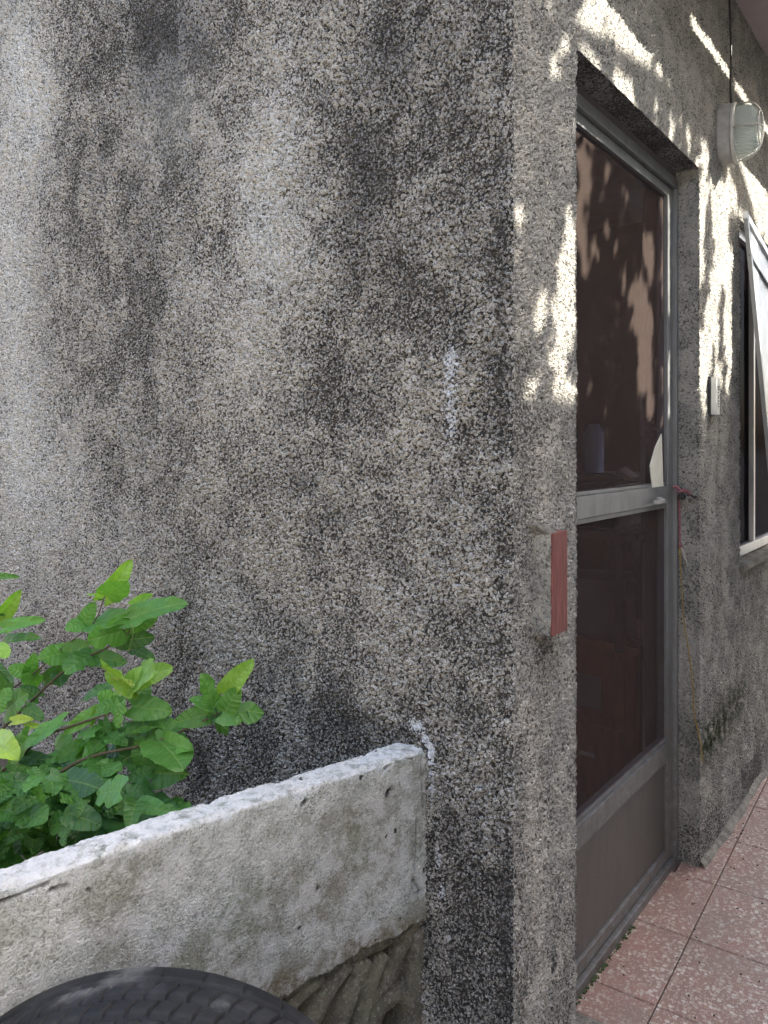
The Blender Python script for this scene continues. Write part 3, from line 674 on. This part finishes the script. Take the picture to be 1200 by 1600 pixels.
# a few chips on the front top edge
for ca, cr in [(.30, .02), (.315, .012), (.62, .014), (.12, .010), (.77, .02), (.45, .008)]:
    q = np.exp(-((a-ca)/cr)**2-((ed+et)/.012)**2); f_ = (y < TH/2); W[:, 1] += np.where(f_, q*.007, 0); W[:, 2] -= q*.006
S = np.zeros((len(V), 3)); S[:, 1] = np.where(et < .0012, .95, np.clip(1-et/.0045, 0, 1)*.4)+np.exp(-((a)/.05)**2-((LT-z)/.03)**2)*.6
S[:, 0] = np.clip(near_bot*1.0*(a < .62), 0, 1)*.9
def lw_hit(u, v):
    r = ray(u, v); n_ = np.array(ln); t_ = ((np.array(E0)-CAM)@n_)/(r@n_); p_ = CAM+r*t_; return (p_-np.array(E0))@np.array(ld), p_[2]
def crack(pts, wd, amp=1.0):
    pts = [lw_hit(*q) for q in pts]
    for (a0, z0), (a1, z1) in zip(pts[:-1], pts[1:]):
        d = np.array([a1-a0, z1-z0]); L2 = d@d; t_ = np.clip(((a-a0)*d[0]+(z-z0)*d[1])/L2, 0, 1)
        q = np.hypot(a-a0-t_*d[0], z-z0-t_*d[1]); S[:, 2] = np.maximum(S[:, 2], np.where(y < .001, amp*np.clip(1.4-q/wd, 0, 1), 0))
crack([(651, 1275), (650, 1300), (649, 1340), (647, 1366)], .0020, .7); crack([(646, 1374), (652, 1384), (657, 1393)], .004); crack([(658, 1185), (661, 1262)], .003, .45)
crack([(0, 1410), (30, 1398), (75, 1381)], .0028, .9); crack([(80, 1390), (105, 1385)], .004, .8); crack([(636, 1177), (644, 1183)], .005); crack([(603, 1199), (609, 1195)], .005)
crack([(607, 1240), (612, 1234)], .007); crack([(474, 1256), (478, 1252)], .005); crack([(662, 1390), (650, 1395)], .003, .8)
for (u, v, ru, rv_, am) in [(520, 1400, 35, 70, .55), (480, 1370, 40, 50, .45), (600, 1330, 30, 50, .45), (560, 1480, 40, 25, .6), (460, 1440, 40, 30, .3), (160, 1400, 80, 40, .2), (560, 1270, 60, 30, .35), (420, 1540, 50, 20, .6), (300, 1500, 60, 30, .2)]:
    ca, cz = lw_hit(u, v); sa = abs(lw_hit(u+ru, v)[0]-ca); sz = abs(lw_hit(u, v+rv_)[1]-cz)
    S[:, 0] += am*np.exp(-((a-ca)/sa)**2-((z-cz)/sz)**2)*(y < .001)
world = np.array(E0)[None, :]+W[:, :1]*np.array(ld)[None, :]-W[:, 1:2]*np.array(ln)[None, :]; world[:, 2] = W[:, 2]
lme.vertices.foreach_set('co', world.astype(np.float32).ravel()); vcol(lme, 'stain_b', np.clip(S, 0, 1)); vcol(lme, 'stain_shade_a', np.zeros((len(V), 3))); lme.update()
bm = bmesh.new(); bm.from_mesh(lme); bmesh.ops.recalc_face_normals(bm, faces=bm.faces); bm.to_mesh(lme); bm.free()
obj('slab', lme, low)
# pierced block course
def LP(a_, dpt, z_): p_ = E0+ld*a_-ln*dpt; return (p_.x, p_.y, z_)
def ribs(a0, par):
    """one cast block .42 wide: frame, ring and swept petals"""
    W_ = .42; zt, zb_ = LB-.002, -.125
    def relief(path, wd, d0=.010, d1=.060, name='rib'):
        path = smooth_path([(p_[0], p_[1], 0) for p_ in path], 5); n = len(path); V = []; F = []
        for i, p_ in enumerate(path):
            d = (path[min(i+1, n-1)]-path[max(i-1, 0)]).normalized(); s_ = Vector((-d.y, d.x, 0)); wi = wd*(1-.35*abs(2*i/(n-1)-1)**3)
            for (off_, dep) in ((-wi, d1), (-wi, d0+.012), (-wi*.75, d0), (wi*.75, d0), (wi, d0+.012), (wi, d1)):
                q = p_+s_*off_; V.append(LP(a0+q.x, dep, q.y))
        for i in range(n-1):
            for k in range(5): F.append((i*6+k, i*6+k+1, (i+1)*6+k+1, (i+1)*6+k))
        F.append((0, 1, 2, 3, 4, 5)); F.append(tuple((n-1)*6+k for k in range(6)))
        MB().add(V, F).make(name, M['block'], par, 0, True)
    relief([(.0, zt-.012), (.2, zt-.012), (W_, zt-.012)], .016, .016, name='frame')
    relief([(.016, zt-.02), (.016, .15), (.016, zb_)], .020, .006, name='frame')
    relief([(W_-.012, zt-.02), (W_-.012, .15), (W_-.012, zb_)], .014, .006, name='frame')
    relief([(.01, zt-.005), (.06, zt-.045), (.12, zt-.125), (.17, zt-.03)], .020, .012)
    cx, cz = .085, .165
    ringp = [(cx+.052*math.cos(t_), cz+.052*math.sin(t_)) for t_ in np.linspace(0, 2*math.pi, 13)]
    relief(ringp, .017, .004, name='ring')
    relief([(.10, zt-.04), (.135, zt-.085), (.155, zt-.16), (.15, .02)], .016)
    relief([(.14, zt-.035), (.185, zt-.09), (.215, zt-.17), (.22, .0)], .016)
    relief([(.19, zt-.022), (.25, zt-.07), (.29, zt-.15), (.30, .0)], .015)
    relief([(.25, zt-.02), (.32, zt-.05), (.37, zt-.11), (.39, .02)], .013)
    relief([(.02, .26), (.045, .20), (.03, .12)], .013); relief([(.03, .10), (.085, .07), (.14, .02)], .016)
for k in range(5):
    blk = bpy.data.objects.new('pierced_block', None); link(blk, low); ribs(k*.425+.0, blk)
mbk = MB(); mbk.hexa([LP(0, .058, -.12), LP(2.2, .058, -.12), LP(2.2, .066, -.12), LP(0, .066, -.12), LP(0, .058, LB-.01), LP(2.2, .058, LB-.01), LP(2.2, .066, LB-.01), LP(0, .066, LB-.01)])
mbk.make('back_plate', M['earth'], low)
# soil behind
mbs = MB(); mbs.add([(0, .28, .30), (-2.4, .88, .30), (-2.4, 4, .30), (0, 4, .30), (0, .28, -.3), (-2.4, .88, -.3), (-2.4, 4, -.3), (0, 4, -.3)],
                    [(0, 3, 2, 1), (0, 1, 5, 4), (1, 2, 6, 5), (2, 3, 7, 6), (3, 0, 4, 7)])
o = structure('planting_soil', mbs, M['earth'])

# ------------------------------------------------------------------ tyre
RO, TW = .356, .095
na, nw = 2200, 60
wv = np.linspace(-1, 1, nw); th = np.linspace(0, 2*np.pi, na, endpoint=False)
TT, WW = np.meshgrid(th, wv, indexing='ij')
yy = np.where(np.abs(WW) < .75, WW/.75*TW*.86, np.sign(WW)*(TW*.86+TW*.22*np.sin((np.abs(WW)-.75)/.25*np.pi/2)))
drop = .010*(np.abs(WW)/.75)**2.5; drop = np.where(np.abs(WW) > .75, .010+.105*((np.abs(WW)-.75)/.25)**1.25, drop)
rad = RO-drop
s = WW/.75
groove = np.zeros_like(rad)
for g0 in (-.60, -.2, .2, .60): groove = np.maximum(groove, np.clip(1.6-np.abs(s-g0)/.035, 0, 1))
ph = (TT*78/(2*np.pi)*1.0)
def lat(phase, mask, wd): return np.clip(1.5-np.abs((phase % 1)-.5)/wd, 0, 1)*mask
inner = (np.abs(s) < .58).astype(float)
sh = ((np.abs(s) > .63) & (np.abs(s) < 1.02)).astype(float)
bend = 1.8*s+1.6*np.sign(s)*np.clip(np.abs(s)-.25, 0, 1)**2
groove = np.maximum(groove, lat(ph+bend*.8, inner, .055)*.8)
groove = np.maximum(groove, lat(ph*.5+.25*s, sh*(np.abs(s) > .70)*(np.abs(s) < .88), .03)*.3)
rad = rad-groove*.0085
rad += .0006*np.sin(WW*140)*(np.abs(WW) > .8)
idx = np.arange(na*nw).reshape(na, nw); i2 = np.roll(idx, -1, 0)
Q = np.stack([idx[:, :-1], i2[:, :-1], i2[:, 1:], idx[:, 1:]], -1).reshape(-1, 4)
inn = RO-.125
V = np.stack([rad*np.cos(TT), yy, rad*np.sin(TT)], -1).reshape(-1, 3)
ci = at_depth(213, 698, 1.0); ty = empty('tyre', (ci[0], ci[1], -.125+RO), 'worn black car tyre standing in front of the low cement wall', 'tyre')
yaw = math.atan2(FW[1], FW[0])-R(90)+R(2)
Rz = np.array([[math.cos(yaw), -math.sin(yaw), 0], [math.sin(yaw), math.cos(yaw), 0], [0, 0, 1]])
tilt = R(3); Rx = np.array([[1, 0, 0], [0, math.cos(tilt), -math.sin(tilt)], [0, math.sin(tilt), math.cos(tilt)]])
tme = npmesh('tread', (V@Rx.T@Rz.T), Q[:, ::-1], M['rubber']); o = bpy.data.objects.new('tread', tme); link(o, ty)
nb = 96; V2 = []; F2 = []
for k in range(nb):
    t_ = 2*math.pi*k/nb
    for (r_, y_) in ((RO-.114, -TW*1.05), (inn-.004, -TW*.9), (inn-.004, TW*.9), (RO-.114, TW*1.05)): V2.append((r_*math.cos(t_), y_, r_*math.sin(t_)))
for k in range(nb):
    for j in range(3): a_, b_ = k*4+j, ((k+1) % nb)*4+j; F2.append((a_, b_, b_+1, a_+1))
bme = npmesh('bead', np.array(V2)@Rx.T@Rz.T, F2, M['rubber']); o = bpy.data.objects.new('bead', bme); link(o, ty)

# ------------------------------------------------------------------ mulberry shrub
def leaf_mesh(name, lobes=0, curl=.12, fold=.16, seed=0, wide=.46):
    r_ = random.Random(seed); nt, ns = 20, 3; V = []; UV = []; F = []
    for i in range(nt+1):
        t_ = i/nt
        wdt = wide*(math.sin(math.pi*min(1, t_*.93+.07))**.62)*(1-t_**3.2) if t_ < 1 else 0.001
        wdt = wide*((t_+.03)**.36)*((1-t_)**.60)*1.95
        if lobes: wdt *= 1-.42*math.exp(-((t_-.52)/.07)**2)*lobes
        tooth = (.06 if i % 2 else -.035)*(1-t_*.5)
        for j in range(-ns, ns+1):
            f = j/ns; side = abs(f)
            lw = wdt*(.75 if lobes and j < 0 and lobes < 1 else 1)
            x = f*lw; yv = t_-.20*side**2*(1-t_)**2.0*1.0
            if side > .99: x += math.copysign(tooth, f); yv += .012
            z = fold*abs(x)*.9-curl*t_**2.2*1.0-.20*x*x+.028*math.sin(t_*11+seed)*f+.02*math.sin(t_*19+f*4+seed)*side
            V.append((x, yv, z)); UV.append((.5+x*.5, t_))
    m_ = 2*ns+1
    for i in range(nt):
        for j in range(m_-1): F.append((i*m_+j, i*m_+j+1, (i+1)*m_+j+1, (i+1)*m_+j))
    me = bpy.data.meshes.new(name); me.from_pydata(V, [], F); uvl = me.uv_layers.new(name='UVMap')
    for lp in me.loops: uvl.data[lp.index].uv = UV[lp.vertex_index]
    for p_ in me.polygons: p_.use_smooth = True
    me.materials.append(M['leaf']); me.update(); return me
LM = [leaf_mesh('leaf', 0, .12, .16, 1), leaf_mesh('leaf', 0, .28, .25, 2, .42), leaf_mesh('leaf', 1, .15, .12, 3, .52), leaf_mesh('leaf', .8, .22, .2, 4, .5), leaf_mesh('leaf', 0, .4, .45, 5, .36)]
shrub = empty('mulberry_shrub', (-1.0, 1.0, .30), 'leafy green mulberry shrub growing between low cement wall and big roughcast wall', 'shrub')
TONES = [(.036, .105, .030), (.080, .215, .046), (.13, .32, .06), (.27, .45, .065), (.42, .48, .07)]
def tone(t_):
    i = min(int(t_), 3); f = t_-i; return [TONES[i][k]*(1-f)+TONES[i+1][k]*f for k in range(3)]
SO = Vector(shrub.location)
def add_leaf(u0, v0, u1, v1, depth, tn, wf=1.0, mesh=None, pitch=None, dd=None):
    """leaf from stalk end (u0,v0) to tip (u1,v1) at about this distance"""
    p0 = Vector(at_depth(u0, v0, depth)); dd = rng.normal(-.02, .03) if dd is None else dd
    p1 = Vector(at_depth(u1, v1, depth+dd)); yv = p1-p0; L = yv.length; yv.normalize()
    tocam = (Vector(CAM)-p0).normalized(); pitch = rng.uniform(.1, .6) if pitch is None else pitch
    nrm = (tocam*(1-pitch)+Vector((0, 0, 1))*pitch+Vector(rng.normal(0, .22, 3))).normalized()
    nrm = (nrm-yv*nrm.dot(yv)).normalized(); xv = yv.cross(nrm).normalized()
    o = bpy.data.objects.new('leaf', LM[mesh if mesh is not None else rng.integers(0, 5)]); link(o, shrub)
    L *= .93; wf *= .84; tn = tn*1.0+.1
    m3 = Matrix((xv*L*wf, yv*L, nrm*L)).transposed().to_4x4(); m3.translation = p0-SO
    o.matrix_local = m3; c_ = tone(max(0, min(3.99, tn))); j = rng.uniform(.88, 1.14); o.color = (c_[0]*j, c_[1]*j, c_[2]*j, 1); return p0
L = [ # u0 v0 u1 v1 depth tone wf mesh
 (163,932,205,884,1.62,2.7,.7,4),(165,930,140,917,1.62,2.8,.9,1),(168,930,196,912,1.60,2.0,.9,0),(160,933,148,935,1.63,1.8,1,0),
 (131,974,147,940,1.66,1.6,.8,0),(131,972,103,984,1.66,1.7,1,0),(148,974,208,958,1.64,1.4,.95,0),(203,968,283,929,1.60,1.2,.55,1),(207,945,244,922,1.62,2.3,.5,4),
 (198,975,246,962,1.62,1.3,.8,0),(192,985,134,1004,1.62,1.5,.9,2),(187,1000,242,996,1.64,.1,.7,0),(104,1020,60,1028,1.70,1.5,.95,0),(103,1022,138,1006,1.68,1.6,1,0),
 (144,1022,98,1046,1.66,1.3,.85,2),(142,1028,190,1030,1.66,.9,.6,1),(208,1016,241,1024,1.66,.5,.6,1),(44,1052,12,1042,1.72,1.4,.9,0),(44,1050,56,1024,1.72,1.3,.9,1),
 (45,1052,64,1074,1.70,1.6,1,2),(102,1046,58,1070,1.72,.5,.6,0),(92,1052,96,1070,1.72,.4,.8,0),(4,982,64,962,1.55,1.4,.42,1),(6,1006,49,983,1.58,.7,.35,1),(-8,1012,15,1024,1.4,2.6,1.2,0),
 (-8,900,27,900,1.5,.8,.35,1),(-4,965,24,944,1.6,2.6,.6,4),(-6,950,8,960,1.6,.6,.8,0),(-10,1040,26,1062,1.65,.1,.5,1),(-5,1105,16,1074,1.6,1.2,.9,2),(10,1110,38,1082,1.62,1.1,.9,0),
 (190,1072,172,1030,1.52,2.6,1.15,0),(200,1078,163,1046,1.50,2.9,.8,3),(206,1066,270,1038,1.50,2.6,.72,1),(204,1072,176,1052,1.48,3.6,.5,4),(210,1066,236,1042,1.52,2.6,.9,0),
 (172,1070,120,1092,1.60,.6,.65,0),(180,1098,152,1082,1.56,1.9,1.05,0),(212,1062,230,1098,1.58,1.1,.9,0),(190,1100,148,1105,1.52,1.8,.9,2),(188,1098,180,1140,1.50,1.9,1.0,2),
 (206,1104,272,1110,1.52,1.1,.75,0),(212,1128,266,1124,1.54,1.5,.6,1),(328,1116,268,1128,1.50,1.3,.75,1),(334,1106,320,1050,1.48,1.4,.62,2),(334,1106,298,1086,1.48,1.5,.8,1),
 (352,1084,384,1038,1.47,2.5,.55,1),(348,1112,417,1108,1.46,1.4,.85,3),(352,1112,372,1074,1.46,1.4,.8,0),(336,1112,390,1118,1.49,.1,.7,0),(332,1118,364,1142,1.49,.9,.9,0),
 (250,1158,290,1196,1.50,1.3,1.05,0),(232,1160,216,1206,1.52,1.2,1.1,0),(156,1155,132,1200,1.54,1.2,.8,1),(98,1128,18,1168,1.56,1.7,.55,1),(45,1152,-6,1204,1.52,1.8,.6,1),
 (150,1112,92,1148,1.55,2.0,.5,1),(150,1110,140,1140,1.55,2.4,.5,4),(40,1105,70,1124,1.6,.5,.7,0),(20,1128,44,1120,1.58,3.5,.7,4),(40,1136,62,1132,1.58,3.0,.6,4),(-4,1160,12,1168,1.5,3.2,.9,4),
 (30,1182,88,1188,1.56,.2,.5,0),(38,1190,84,1212,1.56,.8,.8,0),(82,1212,90,1256,1.50,1.2,1.05,2),(20,1218,26,1266,1.52,.3,1.05,0),(140,1222,108,1268,1.5,.9,.7,3),
 (170,1196,140,1222,1.5,1.2,.9,2),(150,1200,186,1198,1.5,1.3,.8,2),(160,1250,146,1280,1.48,1.3,.9,2),(52,1280,96,1272,1.44,1.3,.6,1),(18,1306,62,1284,1.42,1.4,.6,1),
 (238,1206,190,1218,1.5,.9,.6,1),(120,1270,86,1290,1.44,1.0,.8,0),(232,1120,200,1150,1.54,.8,.8,0),(168,1150,200,1160,1.54,1.4,.7,0),(252,1140,262,1170,1.52,1.0,.8,0),
 (60,1090,30,1070,1.7,.8,.8,0),(10,1062,0,1095,1.66,.9,.9,0),(188,1226,166,1262,1.46,.7,.9,0),(212,1225,238,1260,1.46,.5,.9,2),(110,1020,128,1046,1.68,1.3,.7,0)]
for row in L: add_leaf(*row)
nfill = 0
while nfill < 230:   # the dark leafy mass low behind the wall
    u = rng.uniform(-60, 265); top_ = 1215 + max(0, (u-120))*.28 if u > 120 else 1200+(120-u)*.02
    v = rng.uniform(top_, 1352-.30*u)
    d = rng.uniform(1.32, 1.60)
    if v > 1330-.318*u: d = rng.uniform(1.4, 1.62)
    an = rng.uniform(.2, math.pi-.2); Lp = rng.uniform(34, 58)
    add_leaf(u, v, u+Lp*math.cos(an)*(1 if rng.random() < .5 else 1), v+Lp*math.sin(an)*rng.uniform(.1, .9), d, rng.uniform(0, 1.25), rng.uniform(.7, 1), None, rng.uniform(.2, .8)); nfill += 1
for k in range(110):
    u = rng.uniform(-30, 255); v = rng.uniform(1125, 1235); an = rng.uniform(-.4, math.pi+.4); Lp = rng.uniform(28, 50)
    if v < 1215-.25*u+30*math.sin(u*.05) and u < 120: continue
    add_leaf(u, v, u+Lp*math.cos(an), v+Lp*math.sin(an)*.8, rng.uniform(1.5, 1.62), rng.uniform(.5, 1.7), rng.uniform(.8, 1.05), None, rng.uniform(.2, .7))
root = at_depth(-190, 1500, 1.75)
root[2] = .295
def branch(pts, r0, r1, mat='bark', name='branch'):
    pp_ = smooth_path(pts, 6); n = len(pp_)
    return MB().tube(pp_, [.55*(r0+(r1-r0)*i/(n-1)) for i in range(n)], 7).make(name, M[mat], shrub, 0, True)
def ad(*q): return tuple(at_depth(*q))
branch([tuple(root), ad(-120, 1300, 1.72), ad(-20, 1165, 1.70), ad(60, 1085, 1.68), ad(112, 1040, 1.67), ad(190, 1000, 1.63), ad(205, 975, 1.62)], .009, .0022)
branch([tuple(root), ad(-140, 1280, 1.7), ad(0, 1206, 1.58), ad(62, 1155, 1.56), ad(110, 1135, 1.54), ad(170, 1115, 1.53), ad(205, 1100, 1.53)], .009, .0025)
branch([tuple(root), ad(-120, 1330, 1.62), ad(20, 1255, 1.52), ad(105, 1200, 1.51), ad(150, 1180, 1.51), ad(240, 1160, 1.51), ad(320, 1125, 1.49), ad(345, 1108, 1.47), ad(352, 1085, 1.47)], .009, .0018)
branch([ad(-60, 1120, 1.72), ad(40, 1062, 1.71), ad(100, 1010, 1.69), ad(145, 975, 1.66), ad(163, 932, 1.62)], .004, .0015)
branch([ad(-60, 1040, 1.6), ad(-10, 1000, 1.6), ad(20, 975, 1.57)], .003, .0012); branch([ad(25, 1180, 1.56), ad(24, 1200, 1.53), ad(22, 1220, 1.52)], .0014, .001, 'stem', 'leaf_stalk')
for (a_, b_, c_) in [((190, 1100), (212, 1078), (206, 1062)), ((240, 1160), (190, 1190), (170, 1196)), ((205, 975), (208, 990), (200, 1020)), ((215, 1150), (225, 1130), (222, 1125)), ((345, 1108), (352, 1112), (340, 1112)), ((178, 1215), (190, 1250), (180, 1275)), ((140, 1190), (120, 1240), (118, 1290))]:
    branch([ad(*a_, 1.53), ad(*b_, 1.52), ad(*c_, 1.52)], .0014, .0009, 'stem', 'leaf_stalk')

# ------------------------------------------------------------------ neighbour wall across the passage and the tree over it
yw_ = MB().box((-5.2, -6, -.125), (-5.0, 8, 4.2)).make('sky_block_wall', M['cement'], None, .01)  # added out of view to block low sky, so light falls from above
tag(yw_, 'added unseen cement wall blocking the low sky opposite the big stained side wall', 'wall')
nbw = MB().box((-1.6, -2.45, -.125), (8, -2.3, 3.86)).make('boundary_wall', M['cement'], None, .01)
tag(nbw, 'tall plain cement boundary wall across the passage from the door', 'wall')
tree = empty('shade_tree', (4.6, -3.4, -.125), 'tall tree behind the boundary wall whose crown dapples the sunlight on the door', 'tree')
def tb(pts, r0, r1, name):
    pp_ = smooth_path(pts, 6); n = len(pp_); return MB().tube(pp_, [r0+(r1-r0)*i/(n-1) for i in range(n)], 10).make(name, M['trunkbark'], tree, 0, True)
tb([(4.6, -3.4, -.125), (4.5, -3.3, 1.5), (4.55, -3.1, 2.8), (4.3, -2.9, 4.0), (4.2, -2.7, 5.2)], .16, .06, 'trunk')
tb([(4.5, -3.05, 3.2), (4.0, -2.5, 4.2), (3.1, -2.1, 4.5), (2.2, -2.0, 4.4), (1.5, -2.0, 4.3)], .07, .015, 'branch')
tb([(4.35, -2.95, 3.8), (4.1, -2.2, 4.7), (3.4, -1.8, 4.9), (2.6, -1.7, 4.75)], .06, .012, 'branch')
tb([(4.2, -2.45, 4.05), (3.6, -2.1, 4.0), (3.2, -1.9, 3.7)], .03, .01, 'branch')
# lit gaps as seen on the wall (photo points u,v, half sizes, lean) -> the crown is open there
LIT = [(922, 42, 19, 42, 0), (975, 40, 20, 60, .45), (1000, 95, 14, 45, .5), (975, 115, 12, 45, .1), (1008, 60, 10, 26, .3), (885, 60, 4, 22, 0), (872, 102, 5, 12, 0), (935, 105, 6, 9, .5), (990, 155, 5, 16, 0), (1030, 120, 5, 14, 0),
       (978, 148, 7, 14, 0), (1028, 142, 4, 16, 0), (1052, 200, 3, 16, 0), (896, 390, 8, 62, .05), (886, 440, 8, 36, 0), (876, 480, 10, 22, 0), (880, 540, 7, 28, 0), (847, 490, 7, 17, 0), (830, 602, 7, 14, 0), (886, 604, 18, 17, 0),
       (812, 335, 6, 14, 0), (897, 470, 6, 60, 0), (1097, 180, 3, 10, 0), (1103, 245, 5, 28, 0), (1104, 300, 5, 24, 0), (868, 560, 5, 10, 0), (866, 20, 3, 16, 0)]
DLIT = [(914, 242, 12, 18, .1), (920, 275, 11, 42, 0), (908, 330, 6, 36, 0), (916, 372, 8, 32, 0), (933, 385, 6, 14, 0), (954, 262, 5, 16, 0), (953, 355, 4, 14, 0), (978, 292, 3, 9, 0), (985, 306, 3, 9, 0),
        (1013, 385, 6, 26, 0), (1022, 400, 5, 40, 0), (1002, 455, 16, 24, 0), (1012, 500, 14, 34, 0), (1000, 500, 8, 20, 0), (1014, 545, 12, 30, 0), (1012, 590, 12, 30, .1), (1020, 630, 8, 18, 0), (1008, 600, 8, 16, 0), (980, 440, 4, 16, 0), (922, 415, 5, 12, 0), (967, 378, 3, 10, 0)]
FLIT = [(1046, 375, 6, 40, 0), (1045, 450, 6, 40, 0), (1046, 580, 6, 24, 0), (1046, 630, 5, 18, 0)]
def inlit(u, v, L_, grow=1.0, gu=0, gv=0):
    for (a_, b_, ru, rv2, ln_) in L_:
        du = u-a_-ln_*(v-b_); 
        if (du/(ru+gu))**2+((v-b_)/(rv2+gv))**2 < 1: return True
    return False
from mathutils import noise as mn
def wallpt(p_, yv):
    t_ = (yv-p_[1])/SUN[1]; return np.array(p_)+SUN*t_    # slide along the sun ray
LV = []; LF = []
def tleaf(c_, size):
    ax = Vector(rng.normal(0, 1, 3)).normalized(); nrm = (Vector(SUN)*.9+Vector(rng.normal(0, .45, 3))).normalized(); ax = (ax-nrm*ax.dot(nrm)).normalized(); bx_ = nrm.cross(ax)
    b0 = len(LV)
    for (x_, y_, z_) in ((-1, 0, 0), (-.45, .42, -.05), (.25, .40, -.05), (1, 0, -.12), (.25, -.40, -.05), (-.45, -.42, -.05), (-.1, 0, .06)):
        LV.append(tuple(Vector(c_)+ax*x_*size+bx_*y_*size*1.15+nrm*z_*size))
    for k in range(6): LF.append((b0+6, b0+k, b0+(k+1) % 6))
step = .020
for layer in range(3):
    for x in np.arange(-.35, 4.3, step*1.25):
        for z in np.arange(1.25, 2.95, step*1.25):
            xx = x+rng.uniform(-.02, .02); zz = z+rng.uniform(-.02, .02)
            tt = rng.uniform(1.75, 3.1); p_ = np.array([xx, 0, zz])+SUN*tt
            w0 = np.array([xx, 0, zz]); u, v = proj(w0); w1 = wallpt(p_, YD+.005); u1, v1 = proj(w1)
            hit = False
            gu = abs(proj(w0+np.array([.015, 0, 0]))[0]-u); gv = abs(proj(w0+np.array([0, 0, .015]))[1]-v)
            if (xx < X1+.01 or xx > X2-.01 or zz > ZD-.01) and inlit(u, v, LIT, 1, gu, gv): hit = True
            elif X1-.03 < w1[0] < X2+.03 and (inlit(u1, v1, DLIT, 1, gu*.4, gv*.6) or inlit(u1, v1, FLIT, 1, gu, gv)): hit = True
            elif xx > 1.16 or xx > 1.0 and zz > 2.5:
                nz = mn.noise(Vector((xx*7.5, zz*3.2, 0)))+.55*mn.noise(Vector((xx*19, zz*9, 5)))
                thr = .0-.40*min(1, max(0, (xx-1.2)/.7))
                if zz > 2.2 and xx < 1.5: thr += .25
                if zz > 2.12 and xx > 1.62: thr = -.6
                elif xx > 1.62: thr = .05
                if zz > 2.42: thr = -.35 if xx > 1.1 else .35
                pass
                if nz > thr: hit = True
            elif zz > 2.16 and mn.noise(Vector((xx*17, zz*10, 9))) > .30: hit = True
            if hit or rng.random() < .04: continue
            tleaf(p_, rng.uniform(.017, .029))
for k in range(5200):   # the rest of the crown, behind the wall and above, clear of the sun path to the door
    th_ = rng.uniform(0, 2*math.pi); r_ = rng.uniform(0, 1)**.5
    p_ = np.array([4.6+2.0*r_*math.cos(th_), -3.4+1.5*r_*math.sin(th_), 5.3+rng.uniform(-1, 1)*1.0*math.sqrt(max(0, 1-r_*r_))])
    w0 = wallpt(p_, 0)
    if -.4 < w0[0] < 4.4 and 1.2 < w0[2] < 3.0: continue
    tleaf(p_, rng.uniform(.05, .08))
me = bpy.data.meshes.new('crown'); me.from_pydata(LV, [], LF); me.materials.append(M['tleaf']); o = obj('crown', me, tree); o['kind'] = 'stuff'
print('tree leaves', len(LF)//6)
gr = MB()
for k in range(130):
    x = rng.uniform(.3, 3.2); y = -.02-abs(rng.normal(0, .12)) if x > 1.2 else rng.uniform(-.35, .03); s_ = rng.uniform(.0008, .0026)
    gr.box((x-s_, y-s_*.7, -.0005), (x+s_, y+s_*.7, s_), Matrix.Rotation(rng.random()*3, 3, 'Z'), (x, y, 0))
o = gr.make('grit', M['earth'], None); tag(o, 'scattered dark grit and crumbs on the red terrazzo tiles', 'grit', kind='stuff')
# dead leaf scrap on the tiles
pz = on(2, .0, 1166, 1228)
o = MB().add([(pz[0]-.014, pz[1], .001), (pz[0], pz[1]-.006, .006), (pz[0]+.016, pz[1]+.002, .002), (pz[0], pz[1]+.008, .004), (pz[0], pz[1], .0)], [(0, 1, 2, 3), (0, 4, 1), (1, 4, 2), (2, 4, 3), (3, 4, 0)]).make('dead_leaf', M['dark'], None)
tag(o, 'tiny dark dead leaf lying on the far red tiles', 'leaf')
